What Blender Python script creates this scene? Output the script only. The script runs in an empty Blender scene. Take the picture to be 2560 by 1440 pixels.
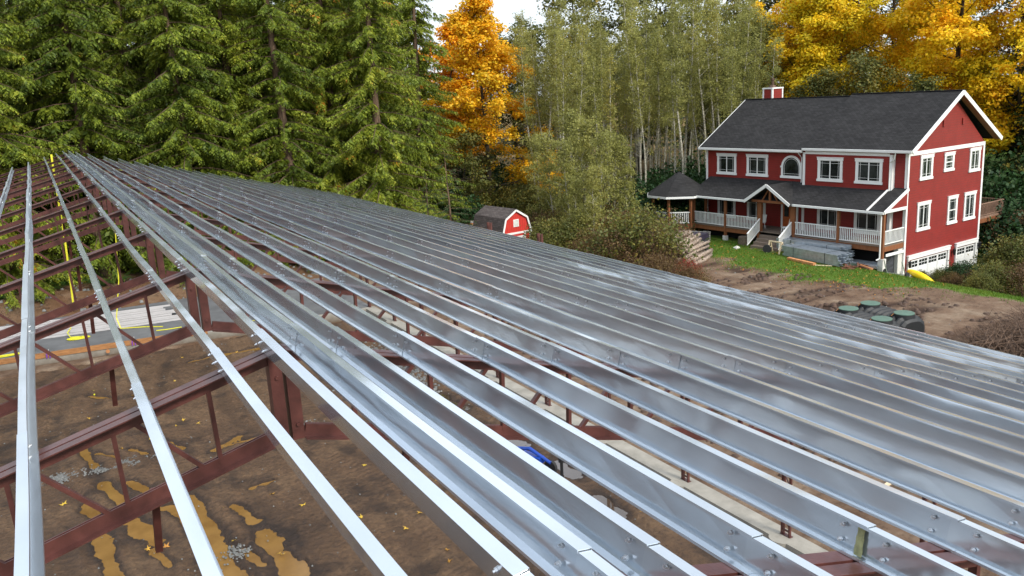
import bpy, math, random
import numpy as np
from mathutils import Vector, Matrix, noise
R_=math.radians
random.seed(7); RNG=np.random.default_rng(7)
scene=bpy.context.scene
COL=scene.collection

# ------------------------------------------------------------------ camera
CZ=11.4
YAW,PITCH,ROLL=R_(28.7),R_(13.0),R_(3.18)
F_PX=2103.5
fwd=Vector((math.sin(YAW)*math.cos(PITCH),math.cos(YAW)*math.cos(PITCH),-math.sin(PITCH)))
rgt=Vector((math.cos(YAW),-math.sin(YAW),0)); dwn=fwd.cross(rgt)
r2=rgt*math.cos(ROLL)+dwn*math.sin(ROLL); d2=-rgt*math.sin(ROLL)+dwn*math.cos(ROLL)
camd=bpy.data.cameras.new('camera'); cam=bpy.data.objects.new('camera',camd); COL.objects.link(cam)
camd.sensor_width=36; camd.lens=36*F_PX/2560; camd.clip_start=0.1; camd.clip_end=2000
m=Matrix.Identity(4)
for i in range(3):
    m[i][0]=r2[i]; m[i][1]=-d2[i]; m[i][2]=-fwd[i]
m[0][3],m[1][3],m[2][3]=0,0,CZ
cam.matrix_world=m
scene.camera=cam

# ------------------------------------------------------------------ sky and sun (bright overcast)
SUN_EL,SUN_AZ=R_(38),R_(168)      # azimuth clockwise from +Y
w=bpy.data.worlds.new('World'); scene.world=w; w.use_nodes=True
nt=w.node_tree; nt.nodes.clear()
def N(t,ty,**kw):
    n=t.nodes.new(ty)
    for k,v in kw.items(): setattr(n,k,v)
    return n
out=N(nt,'ShaderNodeOutputWorld'); bg=N(nt,'ShaderNodeBackground'); sky=N(nt,'ShaderNodeTexSky',sky_type='NISHITA')
sky.sun_disc=False; sky.sun_elevation=SUN_EL; sky.sun_rotation=SUN_AZ; sky.air_density=1.0; sky.dust_density=1.2; sky.ozone_density=1.0
hs=N(nt,'ShaderNodeHueSaturation'); hs.inputs['Saturation'].default_value=0.55; hs.inputs['Value'].default_value=1.0
tc=N(nt,'ShaderNodeTexCoord'); nz=N(nt,'ShaderNodeTexNoise'); nz.inputs['Scale'].default_value=2.2; nz.inputs['Detail'].default_value=5
mr=N(nt,'ShaderNodeMapRange'); mr.inputs[1].default_value=0.35; mr.inputs[2].default_value=0.7; mr.inputs[3].default_value=0.75; mr.inputs[4].default_value=1.45
mx=N(nt,'ShaderNodeMix',data_type='RGBA',blend_type='MULTIPLY'); mx.inputs[0].default_value=1.0
L=nt.links.new
cl=N(nt,'ShaderNodeMix',data_type='RGBA'); cl.inputs[0].default_value=.6; cl.inputs[7].default_value=(5.3,5.75,6.3,1)
sx=N(nt,'ShaderNodeSeparateXYZ'); L(tc.outputs['Generated'],sx.inputs[0])
gm_=N(nt,'ShaderNodeMapRange'); gm_.inputs[1].default_value=0; gm_.inputs[2].default_value=1; gm_.inputs[3].default_value=.80; gm_.inputs[4].default_value=1.5; L(sx.outputs[2],gm_.inputs[0])
gr=N(nt,'ShaderNodeMix',data_type='RGBA',blend_type='MULTIPLY'); gr.inputs[0].default_value=1.0; L(gm_.outputs[0],gr.inputs[7]); L(gr.outputs[2],mx.inputs[6])
L(sky.outputs[0],hs.inputs['Color']); L(tc.outputs['Generated'],nz.inputs['Vector']); L(nz.outputs[0],mr.inputs[0])
L(hs.outputs[0],cl.inputs[6]); L(cl.outputs[2],gr.inputs[6]); L(mr.outputs[0],mx.inputs[7]); L(mx.outputs[2],bg.inputs[0]); L(bg.outputs[0],out.inputs[0])
bg.inputs[1].default_value=0.135
sd=bpy.data.lights.new('sun','SUN'); so=bpy.data.objects.new('sun',sd); COL.objects.link(so)
sd.energy=2.1; sd.angle=R_(14); sd.color=(1,.95,.86)
sv=Vector((math.sin(SUN_AZ)*math.cos(SUN_EL),math.cos(SUN_AZ)*math.cos(SUN_EL),math.sin(SUN_EL)))
so.rotation_euler=sv.to_track_quat('Z','Y').to_euler()
scene.view_settings.view_transform='Standard'; scene.view_settings.look='None'
scene.view_settings.exposure=0.85; scene.view_settings.gamma=1
scene.cycles.max_bounces=6; scene.cycles.diffuse_bounces=3; scene.cycles.glossy_bounces=4; scene.cycles.transmission_bounces=3

# ------------------------------------------------------------------ materials
MATS={}
def new_mat(name):
    ma=bpy.data.materials.new(name); ma.use_nodes=True
    t=ma.node_tree; b=t.nodes['Principled BSDF']; MATS[name]=ma
    return ma,t,b
def ramp(t,stops):
    r=N(t,'ShaderNodeValToRGB'); e=r.color_ramp.elements
    while len(e)<len(stops): e.new(0.5)
    for el,(p,c) in zip(e,stops): el.position=p; el.color=(c[0],c[1],c[2],1)
    return r
def tnoise(t,scale,detail=4,rough=.55,coord='Object',stretch=None,dist=0):
    n=N(t,'ShaderNodeTexNoise'); n.inputs['Scale'].default_value=scale; n.inputs['Detail'].default_value=detail
    n.inputs['Roughness'].default_value=rough; n.inputs['Distortion'].default_value=dist
    c=N(t,'ShaderNodeTexCoord')
    if coord=='World': c=N(t,'ShaderNodeNewGeometry'); o=c.outputs['Position']
    else: o=c.outputs[coord]
    if stretch:
        mp=N(t,'ShaderNodeMapping'); mp.inputs['Scale'].default_value=stretch; t.links.new(o,mp.inputs[0]); o=mp.outputs[0]
    t.links.new(o,n.inputs['Vector'])
    return n
def bump(t,b,h,strength=.3,dist=.02,normal=None):
    bp=N(t,'ShaderNodeBump'); bp.inputs['Strength'].default_value=strength; bp.inputs['Distance'].default_value=dist
    t.links.new(h,bp.inputs['Height'])
    if normal: t.links.new(normal,bp.inputs['Normal'])
    t.links.new(bp.outputs[0],b.inputs['Normal']); return bp
def mat(name,col,rough=.6,metal=0,var=.25,scale=3,bs=0,bscale=30,spec=.5,stretch=None,coord='Object',bdist=.01):
    ma,t,b=new_mat(name)
    n=tnoise(t,scale,5,.6,coord,stretch)
    r=ramp(t,[(.3,[c*(1-var) for c in col]),(.7,[min(1,c*(1+var)) for c in col])])
    t.links.new(n.outputs[0],r.inputs[0]); t.links.new(r.outputs[0],b.inputs['Base Color'])
    b.inputs['Roughness'].default_value=rough; b.inputs['Metallic'].default_value=metal
    b.inputs['Specular IOR Level'].default_value=spec
    if bs:
        n2=tnoise(t,bscale,4,.6,coord,stretch); bump(t,b,n2.outputs[0],bs,bdist)
    return ma
# galvanised sheet steel: spangle, grime streaks, faint oil-canning
def galv(name,rough=.125,base=.76,dirt=.12):
    ma,t,b=new_mat(name)
    vo=N(t,'ShaderNodeTexVoronoi'); vo.inputs['Scale'].default_value=55
    c=N(t,'ShaderNodeTexCoord'); t.links.new(c.outputs['Object'],vo.inputs['Vector'])
    n=tnoise(t,1.6,6,.65,'Object',(1,.25,1))
    r=ramp(t,[(.25,(base*.78,base*.83,base*.86)),(.6,(base*.96,base*1.01,base*1.04)),(.85,(base*1.08,base*1.12,base*1.14))])
    t.links.new(n.outputs[0],r.inputs[0])
    n3=tnoise(t,3.5,6,.7,'Object',(1,.25,1)); r3=ramp(t,[(.58,(1,1,1)),(.85,(1-dirt*.5,1-dirt*.56,1-dirt*.6))])
    t.links.new(n3.outputs[0],r3.inputs[0])
    mm=N(t,'ShaderNodeMix',data_type='RGBA',blend_type='MULTIPLY'); mm.inputs[0].default_value=1
    t.links.new(r.outputs[0],mm.inputs[6]); t.links.new(r3.outputs[0],mm.inputs[7])
    gi=N(t,'ShaderNodeNewGeometry'); ri=ramp(t,[(0,(.80,.82,.85)),(.5,(.95,.97,1.0)),(1,(1.0,.99,.98))]); t.links.new(gi.outputs['Random Per Island'],ri.inputs[0])
    m3=N(t,'ShaderNodeMix',data_type='RGBA',blend_type='MULTIPLY'); m3.inputs[0].default_value=1; t.links.new(mm.outputs[2],m3.inputs[6]); t.links.new(ri.outputs[0],m3.inputs[7])
    t.links.new(m3.outputs[2],b.inputs['Base Color'])
    b.inputs['Metallic'].default_value=.9
    ro=N(t,'ShaderNodeMapRange'); ro.inputs[3].default_value=rough-.03; ro.inputs[4].default_value=rough+.08
    n2=tnoise(t,1.5,2,.5,'Object',(1,.3,1)); t.links.new(n2.outputs[0],ro.inputs[0]); t.links.new(ro.outputs[0],b.inputs['Roughness'])
    n4=tnoise(t,1.1,2,.5,'Object',(1,.6,1)); bp=bump(t,b,n4.outputs[0],.6,.07)
    b2=N(t,'ShaderNodeBsdfPrincipled'); b2.inputs['Metallic'].default_value=.9; b2.inputs['Roughness'].default_value=.52
    t.links.new(m3.outputs[2],b2.inputs['Base Color']); t.links.new(bp.outputs[0],b2.inputs['Normal'])
    ms=N(t,'ShaderNodeMixShader'); ms.inputs[0].default_value=.2; o=[x for x in t.nodes if x.type=='OUTPUT_MATERIAL'][0]
    t.links.new(b.outputs[0],ms.inputs[1]); t.links.new(b2.outputs[0],ms.inputs[2]); t.links.new(ms.outputs[0],o.inputs[0])
    return ma
galv('galvanised'); galv('galvanised_worn',.30,.70,.9)
mat('red_oxide',(.082,.028,.023),.36,0,.382,6,.15,60,.5)
mat('red_oxide_bright',(.16,.05,.04),.5,0,.2,6)
mat('bolt',(.72,.74,.76),.4,.8,.1,20)
ma,t,b=new_mat('concrete'); n=tnoise(t,1.7,6,.65,'World'); r=ramp(t,[(.3,(.20,.185,.155)),(.5,(.27,.25,.21)),(.7,(.33,.305,.26))]); t.links.new(n.outputs[0],r.inputs[0])
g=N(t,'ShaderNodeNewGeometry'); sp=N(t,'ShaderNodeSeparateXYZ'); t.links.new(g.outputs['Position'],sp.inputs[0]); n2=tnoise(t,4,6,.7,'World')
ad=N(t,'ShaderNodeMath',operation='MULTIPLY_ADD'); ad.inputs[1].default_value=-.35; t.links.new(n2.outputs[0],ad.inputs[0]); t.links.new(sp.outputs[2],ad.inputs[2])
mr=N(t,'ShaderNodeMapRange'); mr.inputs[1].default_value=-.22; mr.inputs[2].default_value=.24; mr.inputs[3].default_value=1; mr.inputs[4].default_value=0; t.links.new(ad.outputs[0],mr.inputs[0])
mx=N(t,'ShaderNodeMix',data_type='RGBA'); mx.inputs[7].default_value=(.10,.065,.038,1); t.links.new(mr.outputs[0],mx.inputs[0]); t.links.new(r.outputs[0],mx.inputs[6]); t.links.new(mx.outputs[2],b.inputs['Base Color']); b.inputs['Roughness'].default_value=.85  # mud brown towards the base, also painting the front face's shade
n3=tnoise(t,25,4,.6,'World'); bump(t,b,n3.outputs[0],.5,.01)
mat('slab',(.13,.13,.13),.75,0,.25,.9,.3,20,.3)
mat('form_board',(.34,.16,.06),.7,0,.3,2.5,.3,40,.3,(1,6,6))
mat('white_panel',(.46,.44,.43),.35,0,.06,2)
mat('yellow_strap',(.62,.58,.02),.6,0,.08,10)
mat('purple',(.20,.06,.36),.45,0,.1,10)
mat('blue_paint',(.01,.06,.36),.35,0,.1,8)
mat('black_plastic',(.008,.009,.010),.6,0,.2,6)
mat('green_lid',(.075,.135,.10),.5,0,.15,5,.2,60)
mat('algae',(.27,.27,.13),.7,0,.45,25)
mat('clod',(.065,.036,.022),.8,0,.4,5)
mat('zinc_section',(.42,.47,.52),.42,.7,.2,4)
mat('white_trim',(.70,.70,.67),.55,0,.04,2)
mat('white_door',(.70,.70,.68),.5,0,.03,2)
mat('timber',(.20,.075,.03),.6,0,.25,3,.2,30,.3,(4,4,.6))
mat('deck_grey',(.17,.13,.10),.75,0,.3,4,.2,30,.3,(1,8,8))
mat('deck_weathered',(.22,.13,.085),.8,0,.3,4)
mat('pier',(.55,.53,.48),.8,0,.12,3)
mat('door_wood',(.42,.10,.025),.4,0,.3,2)
mat('soffit',(.32,.16,.08),.7,0,.2,3)
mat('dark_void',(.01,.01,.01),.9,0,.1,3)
mat('tarp',(.02,.022,.024),.45,0,.3,2,.6,6,.5,bdist=.08)
mat('kayak',(.88,.60,.01),.35,0,.08,3)
mat('aluminium',(.75,.76,.77),.4,1,.1,6)
mat('pine_board',(.62,.50,.32),.7,0,.2,5)
mat('orange_board',(.46,.20,.075),.7,0,.3,4)
mat('rust_scrap',(.14,.055,.03),.8,0,.4,6)
mat('shed_side',(.010,.011,.012),.8,0,.3,2,.3,20)
mat('shed_shingle',(.10,.085,.08),.85,0,.4,14,.3,30)
mat('shed_red',(.50,.022,.015),.6,0,.12,3)
mat('louvre',(.45,.48,.42),.6,0,.15,3)
mat('truck_paint',(.035,.03,.05),.3,0,.3,3)
mat('chrome',(.7,.68,.62),.35,.7,.1,9)
mat('tyre',(.02,.02,.02),.8,0,.2,9)
mat('lantern',(.03,.03,.03),.4,.5,.1,9)
mat('stove_pipe',(.10,.06,.04),.5,.6,.2,9)
mat('stump_wood',(.10,.075,.05),.9,0,.35,9,.6,30)
# bark
for nme,c1,c2,st in [('cedar_bark',(.16,.10,.06),(.05,.032,.02),(6,6,.6)),('alder_bark',(.50,.47,.38),(.14,.13,.09),(2,2,7)),
                     ('maple_bark',(.10,.08,.055),(.035,.028,.02),(5,5,1)),('twig_brown',(.13,.075,.045),(.06,.035,.022),(3,3,3)),
                     ('brush_twig',(.15,.09,.055),(.04,.022,.013),(3,3,3)),('birch_log',(.40,.32,.25),(.12,.08,.055),(3,3,3))]:
    ma,t,b=new_mat(nme); n=tnoise(t,2.2,5,.7,'Object',st); r=ramp(t,[(.38,c2),(.62,c1)])
    t.links.new(n.outputs[0],r.inputs[0]); t.links.new(r.outputs[0],b.inputs['Base Color']); b.inputs['Roughness'].default_value=.9
    bump(t,b,n.outputs[0],.6,.03)
# foliage: colour varies per leaf and by clump; leaves let some light through
def leafmat(name,stops,transl=.3,rough=.55,nscale=.35,mixn=.5,tone=.26):
    ma,t,b=new_mat(name)
    g=N(t,'ShaderNodeNewGeometry'); n=tnoise(t,nscale,3,.6,'World')
    mr=N(t,'ShaderNodeMapRange'); mr.inputs[1].default_value=.3; mr.inputs[2].default_value=.7; t.links.new(n.outputs[0],mr.inputs[0])
    mx=N(t,'ShaderNodeMix'); mx.inputs[0].default_value=mixn
    t.links.new(g.outputs['Random Per Island'],mx.inputs[2]); t.links.new(mr.outputs[0],mx.inputs[3])
    oi=N(t,'ShaderNodeObjectInfo'); ma1=N(t,'ShaderNodeMath',operation='MULTIPLY_ADD'); ma1.inputs[1].default_value=tone; ma1.inputs[2].default_value=-tone/2; t.links.new(oi.outputs['Random'],ma1.inputs[0])
    ma2=N(t,'ShaderNodeMath',operation='ADD'); t.links.new(mx.outputs[0],ma2.inputs[0]); t.links.new(ma1.outputs[0],ma2.inputs[1])
    r=ramp(t,stops); t.links.new(ma2.outputs[0],r.inputs[0])
    t.links.new(r.outputs[0],b.inputs['Base Color']); b.inputs['Roughness'].default_value=rough; b.inputs['Specular IOR Level'].default_value=.3
    if transl:
        tr=N(t,'ShaderNodeBsdfTranslucent'); t.links.new(r.outputs[0],tr.inputs[0])
        ms=N(t,'ShaderNodeMixShader'); ms.inputs[0].default_value=transl
        o=[x for x in t.nodes if x.type=='OUTPUT_MATERIAL'][0]
        t.links.new(b.outputs[0],ms.inputs[1]); t.links.new(tr.outputs[0],ms.inputs[2]); t.links.new(ms.outputs[0],o.inputs[0])
    return ma
leafmat('cedar_leaf',[(.0,(.035,.062,.010)),(.35,(.11,.155,.016)),(.7,(.23,.275,.024)),(.92,(.37,.37,.04)),(.97,(.45,.18,.02))],.34,tone=.30)
leafmat('fir_leaf',[(.0,(0.012,0.032,0.008)),(.5,(0.028,0.06,0.012)),(1,(0.056,0.088,0.016))],.2)
leafmat('maple_orange',[(.0,(.45,.33,.02)),(.3,(.80,.52,.02)),(.6,(.90,.47,.015)),(.85,(.88,.37,.012)),(1,(.70,.25,.01))],.42)
leafmat('maple_yellow',[(.0,(.30,.30,.02)),(.3,(.68,.54,.018)),(.55,(.90,.62,.018)),(.85,(.92,.50,.014)),(1,(.82,.34,.01))],.42,nscale=.22,mixn=.6)
leafmat('alder_leaf',[(.0,(.13,.14,.04)),(.5,(.27,.27,.07)),(.8,(.38,.36,.10)),(1,(.46,.36,.07))],.4,nscale=.12,mixn=.45)
leafmat('olive_leaf',[(.0,(0.0475,0.07125,0.019)),(.5,(0.114,0.1235,0.0285)),(.8,(0.19,0.1615,0.0285)),(1,(0.285,0.19,0.0285))],.3)
leafmat('brown_leaf',[(.0,(0.056,0.028,0.0144)),(.5,(0.12,0.068,0.024)),(.8,(0.16,0.112,0.032)),(1,(0.08,0.096,0.024))],.25,nscale=.8)
leafmat('salal_leaf',[(.0,(0.0096,0.032,0.0096)),(.6,(0.024,0.064,0.016)),(.9,(0.048,0.088,0.02)),(1,(0.28,0.216,0.024))],.2)
leafmat('red_leaf',[(.0,(.20,.03,.02)),(1,(.42,.07,.05))],.3)
leafmat('grass_blade',[(.0,(0.048,0.104,0.0096)),(.5,(0.088,0.168,0.0144)),(1,(0.16,0.2,0.024))],.3)
leafmat('fallen_leaf',[(.0,(.55,.30,.03)),(.5,(.62,.42,.05)),(1,(.40,.12,.03))],.1)
leafmat('litter_leaf',[(.0,(0.096,0.04,0.016)),(.5,(0.336,0.112,0.016)),(1,(0.44,0.224,0.024))],.1)
leafmat('fern_leaf',[(.0,(0.024,0.064,0.012)),(1,(0.064,0.136,0.024))],.3)
leafmat('stone_chip',[(.0,(0.088,0.088,0.08525)),(.6,(0.165,0.165,0.154)),(1,(0.264,0.253,0.2365))],0)
# siding: boards 0.13 m high
def siding(name,col,board=.125,horizontal=True):
    ma,t,b=new_mat(name); c=N(t,'ShaderNodeTexCoord'); sp=N(t,'ShaderNodeSeparateXYZ'); t.links.new(c.outputs['Object'],sp.inputs[0])
    dv=N(t,'ShaderNodeMath',operation='DIVIDE'); dv.inputs[1].default_value=board
    if horizontal: t.links.new(sp.outputs[2],dv.inputs[0])
    else:
        ad=N(t,'ShaderNodeMath',operation='ADD'); t.links.new(sp.outputs[0],ad.inputs[0]); t.links.new(sp.outputs[1],ad.inputs[1]); t.links.new(ad.outputs[0],dv.inputs[0])
    fr=N(t,'ShaderNodeMath',operation='FRACT'); t.links.new(dv.outputs[0],fr.inputs[0])
    r=ramp(t,[(0,(.35,.35,.35)),(.07,(.45,.45,.45)),(.12,(1,1,1)),(1,(.92,.92,.92))]); t.links.new(fr.outputs[0],r.inputs[0])  # dark stripe along each board edge: lap shadow painted into the colour
    n=tnoise(t,1.5,5,.6); rn=ramp(t,[(.3,[x*.88 for x in col]),(.7,[x*1.12 for x in col])]); t.links.new(n.outputs[0],rn.inputs[0])
    mm=N(t,'ShaderNodeMix',data_type='RGBA',blend_type='MULTIPLY'); mm.inputs[0].default_value=.8
    t.links.new(rn.outputs[0],mm.inputs[6]); t.links.new(r.outputs[0],mm.inputs[7]); t.links.new(mm.outputs[2],b.inputs['Base Color'])
    b.inputs['Roughness'].default_value=.6
    bump(t,b,fr.outputs[0],.5,.015)
    return ma
siding('red_siding',(.215,.015,.010),.16); siding('shed_red_siding',(.50,.03,.02),.2,False)
def shingle(name,col,sx=.3,sy=.14):
    ma,t,b=new_mat(name); c=N(t,'ShaderNodeTexCoord'); mp=N(t,'ShaderNodeMapping'); t.links.new(c.outputs['UV'],mp.inputs[0])
    br=N(t,'ShaderNodeTexBrick'); br.inputs['Scale'].default_value=1; br.inputs['Brick Width'].default_value=sx; br.inputs['Row Height'].default_value=sy
    br.inputs['Mortar Size'].default_value=.012; br.inputs['Mortar Smooth'].default_value=.3
    br.inputs['Color1'].default_value=(col[0]*.75,col[1]*.75,col[2]*.75,1); br.inputs['Color2'].default_value=(col[0]*1.3,col[1]*1.3,col[2]*1.3,1)
    br.inputs['Mortar'].default_value=(col[0]*.35,col[1]*.35,col[2]*.35,1); br.inputs['Bias'].default_value=0
    t.links.new(mp.outputs[0],br.inputs[0])
    n=tnoise(t,.6,4,.6); rn=ramp(t,[(.3,(.8,.8,.8)),(.7,(1.15,1.15,1.15))]); t.links.new(n.outputs[0],rn.inputs[0])
    mm=N(t,'ShaderNodeMix',data_type='RGBA',blend_type='MULTIPLY'); mm.inputs[0].default_value=1
    t.links.new(br.outputs[0],mm.inputs[6]); t.links.new(rn.outputs[0],mm.inputs[7]); t.links.new(mm.outputs[2],b.inputs['Base Color'])
    b.inputs['Roughness'].default_value=.9; b.inputs['Specular IOR Level'].default_value=.18; bump(t,b,br.outputs['Fac'],-.4,.01)
    return ma
shingle('shingles',(.026,.025,.025)); shingle('shed_shingles',(.095,.08,.075),.35,.16)
ma,t,b=new_mat('glass'); b.inputs['Base Color'].default_value=(.012,.015,.015,1); b.inputs['Roughness'].default_value=.08; b.inputs['Specular IOR Level'].default_value=.35
n=tnoise(t,1.2,3); r=ramp(t,[(.35,(.008,.01,.01)),(.65,(.035,.04,.038))]); t.links.new(n.outputs[0],r.inputs[0]); t.links.new(r.outputs[0],b.inputs['Base Color'])
# muddy water
ma,t,b=new_mat('muddy_water'); n=tnoise(t,.9,4,.6,'World'); r=ramp(t,[(.3,(.16,.082,.024)),(.7,(.27,.15,.045))])
t.links.new(n.outputs[0],r.inputs[0]); t.links.new(r.outputs[0],b.inputs['Base Color']); b.inputs['Roughness'].default_value=.12; b.inputs['Specular IOR Level'].default_value=.35
ma,t,b=new_mat('clear_water'); b.inputs['Base Color'].default_value=(.06,.04,.025,1); b.inputs['Roughness'].default_value=.04; b.inputs['Specular IOR Level'].default_value=.9
# ground: mud / grass / litter by vertex masks
ma,t,b=new_mat('mud')
n1=tnoise(t,.35,5,.6,'World'); n2=tnoise(t,7,8,.78,'World'); n3=tnoise(t,45,4,.7,'World')
ra=ramp(t,[(.3,(.072,.036,.015)),(.5,(.122,.065,.029)),(.72,(.185,.108,.052))]); t.links.new(n1.outputs[0],ra.inputs[0])
rb=ramp(t,[(.34,(.42,.38,.35)),(.52,(1,1,1)),(.68,(1.35,1.35,1.32))]); t.links.new(n2.outputs[0],rb.inputs[0])  # colour follows the bump: hollows painted darker, crests lighter, as shading
mm=N(t,'ShaderNodeMix',data_type='RGBA',blend_type='MULTIPLY'); mm.inputs[0].default_value=1; t.links.new(ra.outputs[0],mm.inputs[6]); t.links.new(rb.outputs[0],mm.inputs[7])
aw=N(t,'ShaderNodeAttribute',attribute_name='wet'); mw=N(t,'ShaderNodeMix',data_type='RGBA',blend_type='MULTIPLY'); mw.inputs[7].default_value=(.36,.33,.31,1)
t.links.new(aw.outputs['Fac'],mw.inputs[0]); t.links.new(mm.outputs[2],mw.inputs[6]); t.links.new(mw.outputs[2],b.inputs['Base Color'])
rr=N(t,'ShaderNodeMapRange'); rr.inputs[3].default_value=.42; rr.inputs[4].default_value=.85; t.links.new(n1.outputs[0],rr.inputs[0]); t.links.new(rr.outputs[0],b.inputs['Roughness'])
b1=N(t,'ShaderNodeBump'); b1.inputs['Strength'].default_value=1.0; b1.inputs['Distance'].default_value=.11; t.links.new(n2.outputs[0],b1.inputs['Height'])
bump(t,b,n3.outputs[0],.5,.012,b1.outputs[0])
ma,t,b=new_mat('ground')
at=N(t,'ShaderNodeAttribute',attribute_name='grass'); al=N(t,'ShaderNodeAttribute',attribute_name='litter'); ad=N(t,'ShaderNodeAttribute',attribute_name='dark')
n1=tnoise(t,.5,5,.65,'World'); n2=tnoise(t,3.0,8,.75,'World'); n3=tnoise(t,26,4,.7,'World'); n4=tnoise(t,.9,6,.7,'World',dist=.5)
mudc=ramp(t,[(.3,(.085,.046,.026)),(.5,(.15,.095,.060)),(.68,(.24,.18,.125))]); t.links.new(n1.outputs[0],mudc.inputs[0])
rb=ramp(t,[(.3,(.5,.47,.45)),(.5,(1,1,1)),(.75,(1.2,1.2,1.2))]); t.links.new(n2.outputs[0],rb.inputs[0])
mm=N(t,'ShaderNodeMix',data_type='RGBA',blend_type='MULTIPLY'); mm.inputs[0].default_value=1; t.links.new(mudc.outputs[0],mm.inputs[6]); t.links.new(rb.outputs[0],mm.inputs[7])
wet=N(t,'ShaderNodeMix',data_type='RGBA'); wet.inputs[7].default_value=(.042,.022,.013,1); t.links.new(ad.outputs['Fac'],wet.inputs[0]); t.links.new(mm.outputs[2],wet.inputs[6])
grc=ramp(t,[(.25,(.045,.085,.010)),(.5,(.08,.15,.013)),(.75,(.16,.165,.03))]); t.links.new(n4.outputs[0],grc.inputs[0])
gm=N(t,'ShaderNodeMath',operation='ADD'); sb=N(t,'ShaderNodeMath',operation='MULTIPLY_ADD'); sb.inputs[1].default_value=1.4; sb.inputs[2].default_value=-.7
t.links.new(n2.outputs[0],sb.inputs[0]); t.links.new(at.outputs['Fac'],gm.inputs[0]); t.links.new(sb.outputs[0],gm.inputs[1])
gs=N(t,'ShaderNodeMapRange'); gs.inputs[1].default_value=.38; gs.inputs[2].default_value=.62; t.links.new(gm.outputs[0],gs.inputs[0])
m1=N(t,'ShaderNodeMix',data_type='RGBA'); t.links.new(gs.outputs[0],m1.inputs[0]); t.links.new(wet.outputs[2],m1.inputs[6]); t.links.new(grc.outputs[0],m1.inputs[7])
lic=ramp(t,[(.3,(.06,.03,.014)),(.55,(.16,.07,.022)),(.75,(.34,.15,.03))]); t.links.new(n3.outputs[0],lic.inputs[0])
m2=N(t,'ShaderNodeMix',data_type='RGBA'); t.links.new(al.outputs['Fac'],m2.inputs[0]); t.links.new(m1.outputs[2],m2.inputs[6]); t.links.new(lic.outputs[0],m2.inputs[7])
t.links.new(m2.outputs[2],b.inputs['Base Color']); b.inputs['Roughness'].default_value=.9; b.inputs['Specular IOR Level'].default_value=.25
b1=N(t,'ShaderNodeBump'); b1.inputs['Strength'].default_value=.8; b1.inputs['Distance'].default_value=.12; t.links.new(n2.outputs[0],b1.inputs['Height'])
bump(t,b,n3.outputs[0],.6,.03,b1.outputs[0])

# ------------------------------------------------------------------ mesh helpers
def set_props(o,label=None,cat=None,group=None,kind=None):
    if label: o['label']=label
    if cat: o['category']=cat
    if group: o['group']=group
    if kind: o['kind']=kind
    return o
def thing(name,label,cat,loc=(0,0,0),rz=0,group=None):
    o=bpy.data.objects.new(name,None); COL.objects.link(o); o.location=loc; o.rotation_euler=(0,0,rz); o.empty_display_size=.3
    return set_props(o,label,cat,group)
class MB:
    def __init__(s): s.v=[]; s.f=[]; s.uv=None
    def add(s,vs,fs):
        k=len(s.v); s.v+=[tuple(x) for x in vs]; s.f+=[tuple(i+k for i in q) for q in fs]; return s
    def box(s,x0,x1,y0,y1,z0,z1):
        return s.add([(x0,y0,z0),(x1,y0,z0),(x1,y1,z0),(x0,y1,z0),(x0,y0,z1),(x1,y0,z1),(x1,y1,z1),(x0,y1,z1)],
              [(0,3,2,1),(4,5,6,7),(0,1,5,4),(1,2,6,5),(2,3,7,6),(3,0,4,7)])
    def beam(s,p,q,wd,ht,up=(0,0,1),off=(0,0)):
        p=Vector(p);q=Vector(q);d=(q-p).normalized();u=Vector(up);sx=d.cross(u)
        if sx.length<1e-4: sx=d.cross(Vector((1,0,0)))
        sx.normalize();u=sx.cross(d).normalized(); o=sx*off[0]+u*off[1]; vs=[]
        for c in (p,q):
            for a,b in ((-1,-1),(1,-1),(1,1),(-1,1)): vs.append(c+o+sx*a*wd/2+u*b*ht/2)
        return s.add(vs,[(0,1,2,3),(7,6,5,4),(0,4,5,1),(1,5,6,2),(2,6,7,3),(3,7,4,0)])
    def tube(s,pts,rad,n=8,cap=True):
        pts=[Vector(p) for p in pts]; k=len(s.v); rs=rad if hasattr(rad,'__len__') else [rad]*len(pts); ref=None
        for i,p in enumerate(pts):
            d=(pts[min(i+1,len(pts)-1)]-pts[max(i-1,0)]).normalized()
            if ref is None: ref=d.orthogonal().normalized()
            a=(ref-d*ref.dot(d)).normalized(); ref=a; b=d.cross(a)
            for j in range(n):
                t=2*math.pi*j/n; s.v.append(tuple(p+(a*math.cos(t)+b*math.sin(t))*rs[i]))
        for i in range(len(pts)-1):
            for j in range(n):
                s.f.append((k+i*n+j,k+i*n+(j+1)%n,k+(i+1)*n+(j+1)%n,k+(i+1)*n+j))
        if cap:
            s.f.append(tuple(k+j for j in range(n))[::-1]); s.f.append(tuple(k+(len(pts)-1)*n+j for j in range(n)))
        return s
    def prism(s,poly,axis,a,b):
        # poly: 2-D points; extruded along axis from a to b
        n=len(poly); vs=[]
        for t in (a,b):
            for (u,v) in poly:
                vs.append({'x':(t,u,v),'y':(u,t,v),'z':(u,v,t)}[axis])
        return s.add(vs,[tuple(range(n))[::-1],tuple(range(n,2*n))]+[(i,(i+1)%n,n+(i+1)%n,n+i) for i in range(n)])
    def build(s,name,m,parent=None,smooth=False,uvf=None):
        me=bpy.data.meshes.new(name); me.from_pydata([tuple(p) for p in s.v],[],s.f)
        me.materials.append(MATS[m])
        if uvf:
            uv=me.uv_layers.new(name='UVMap')
            for lp in me.loops: uv.data[lp.index].uv=uvf(me.vertices[lp.vertex_index].co)
        me.validate()
        if smooth: me.polygons.foreach_set('use_smooth',[True]*len(me.polygons))
        me.update()
        o=bpy.data.objects.new(name,me); COL.objects.link(o)
        if parent: o.parent=parent
        return o
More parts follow.
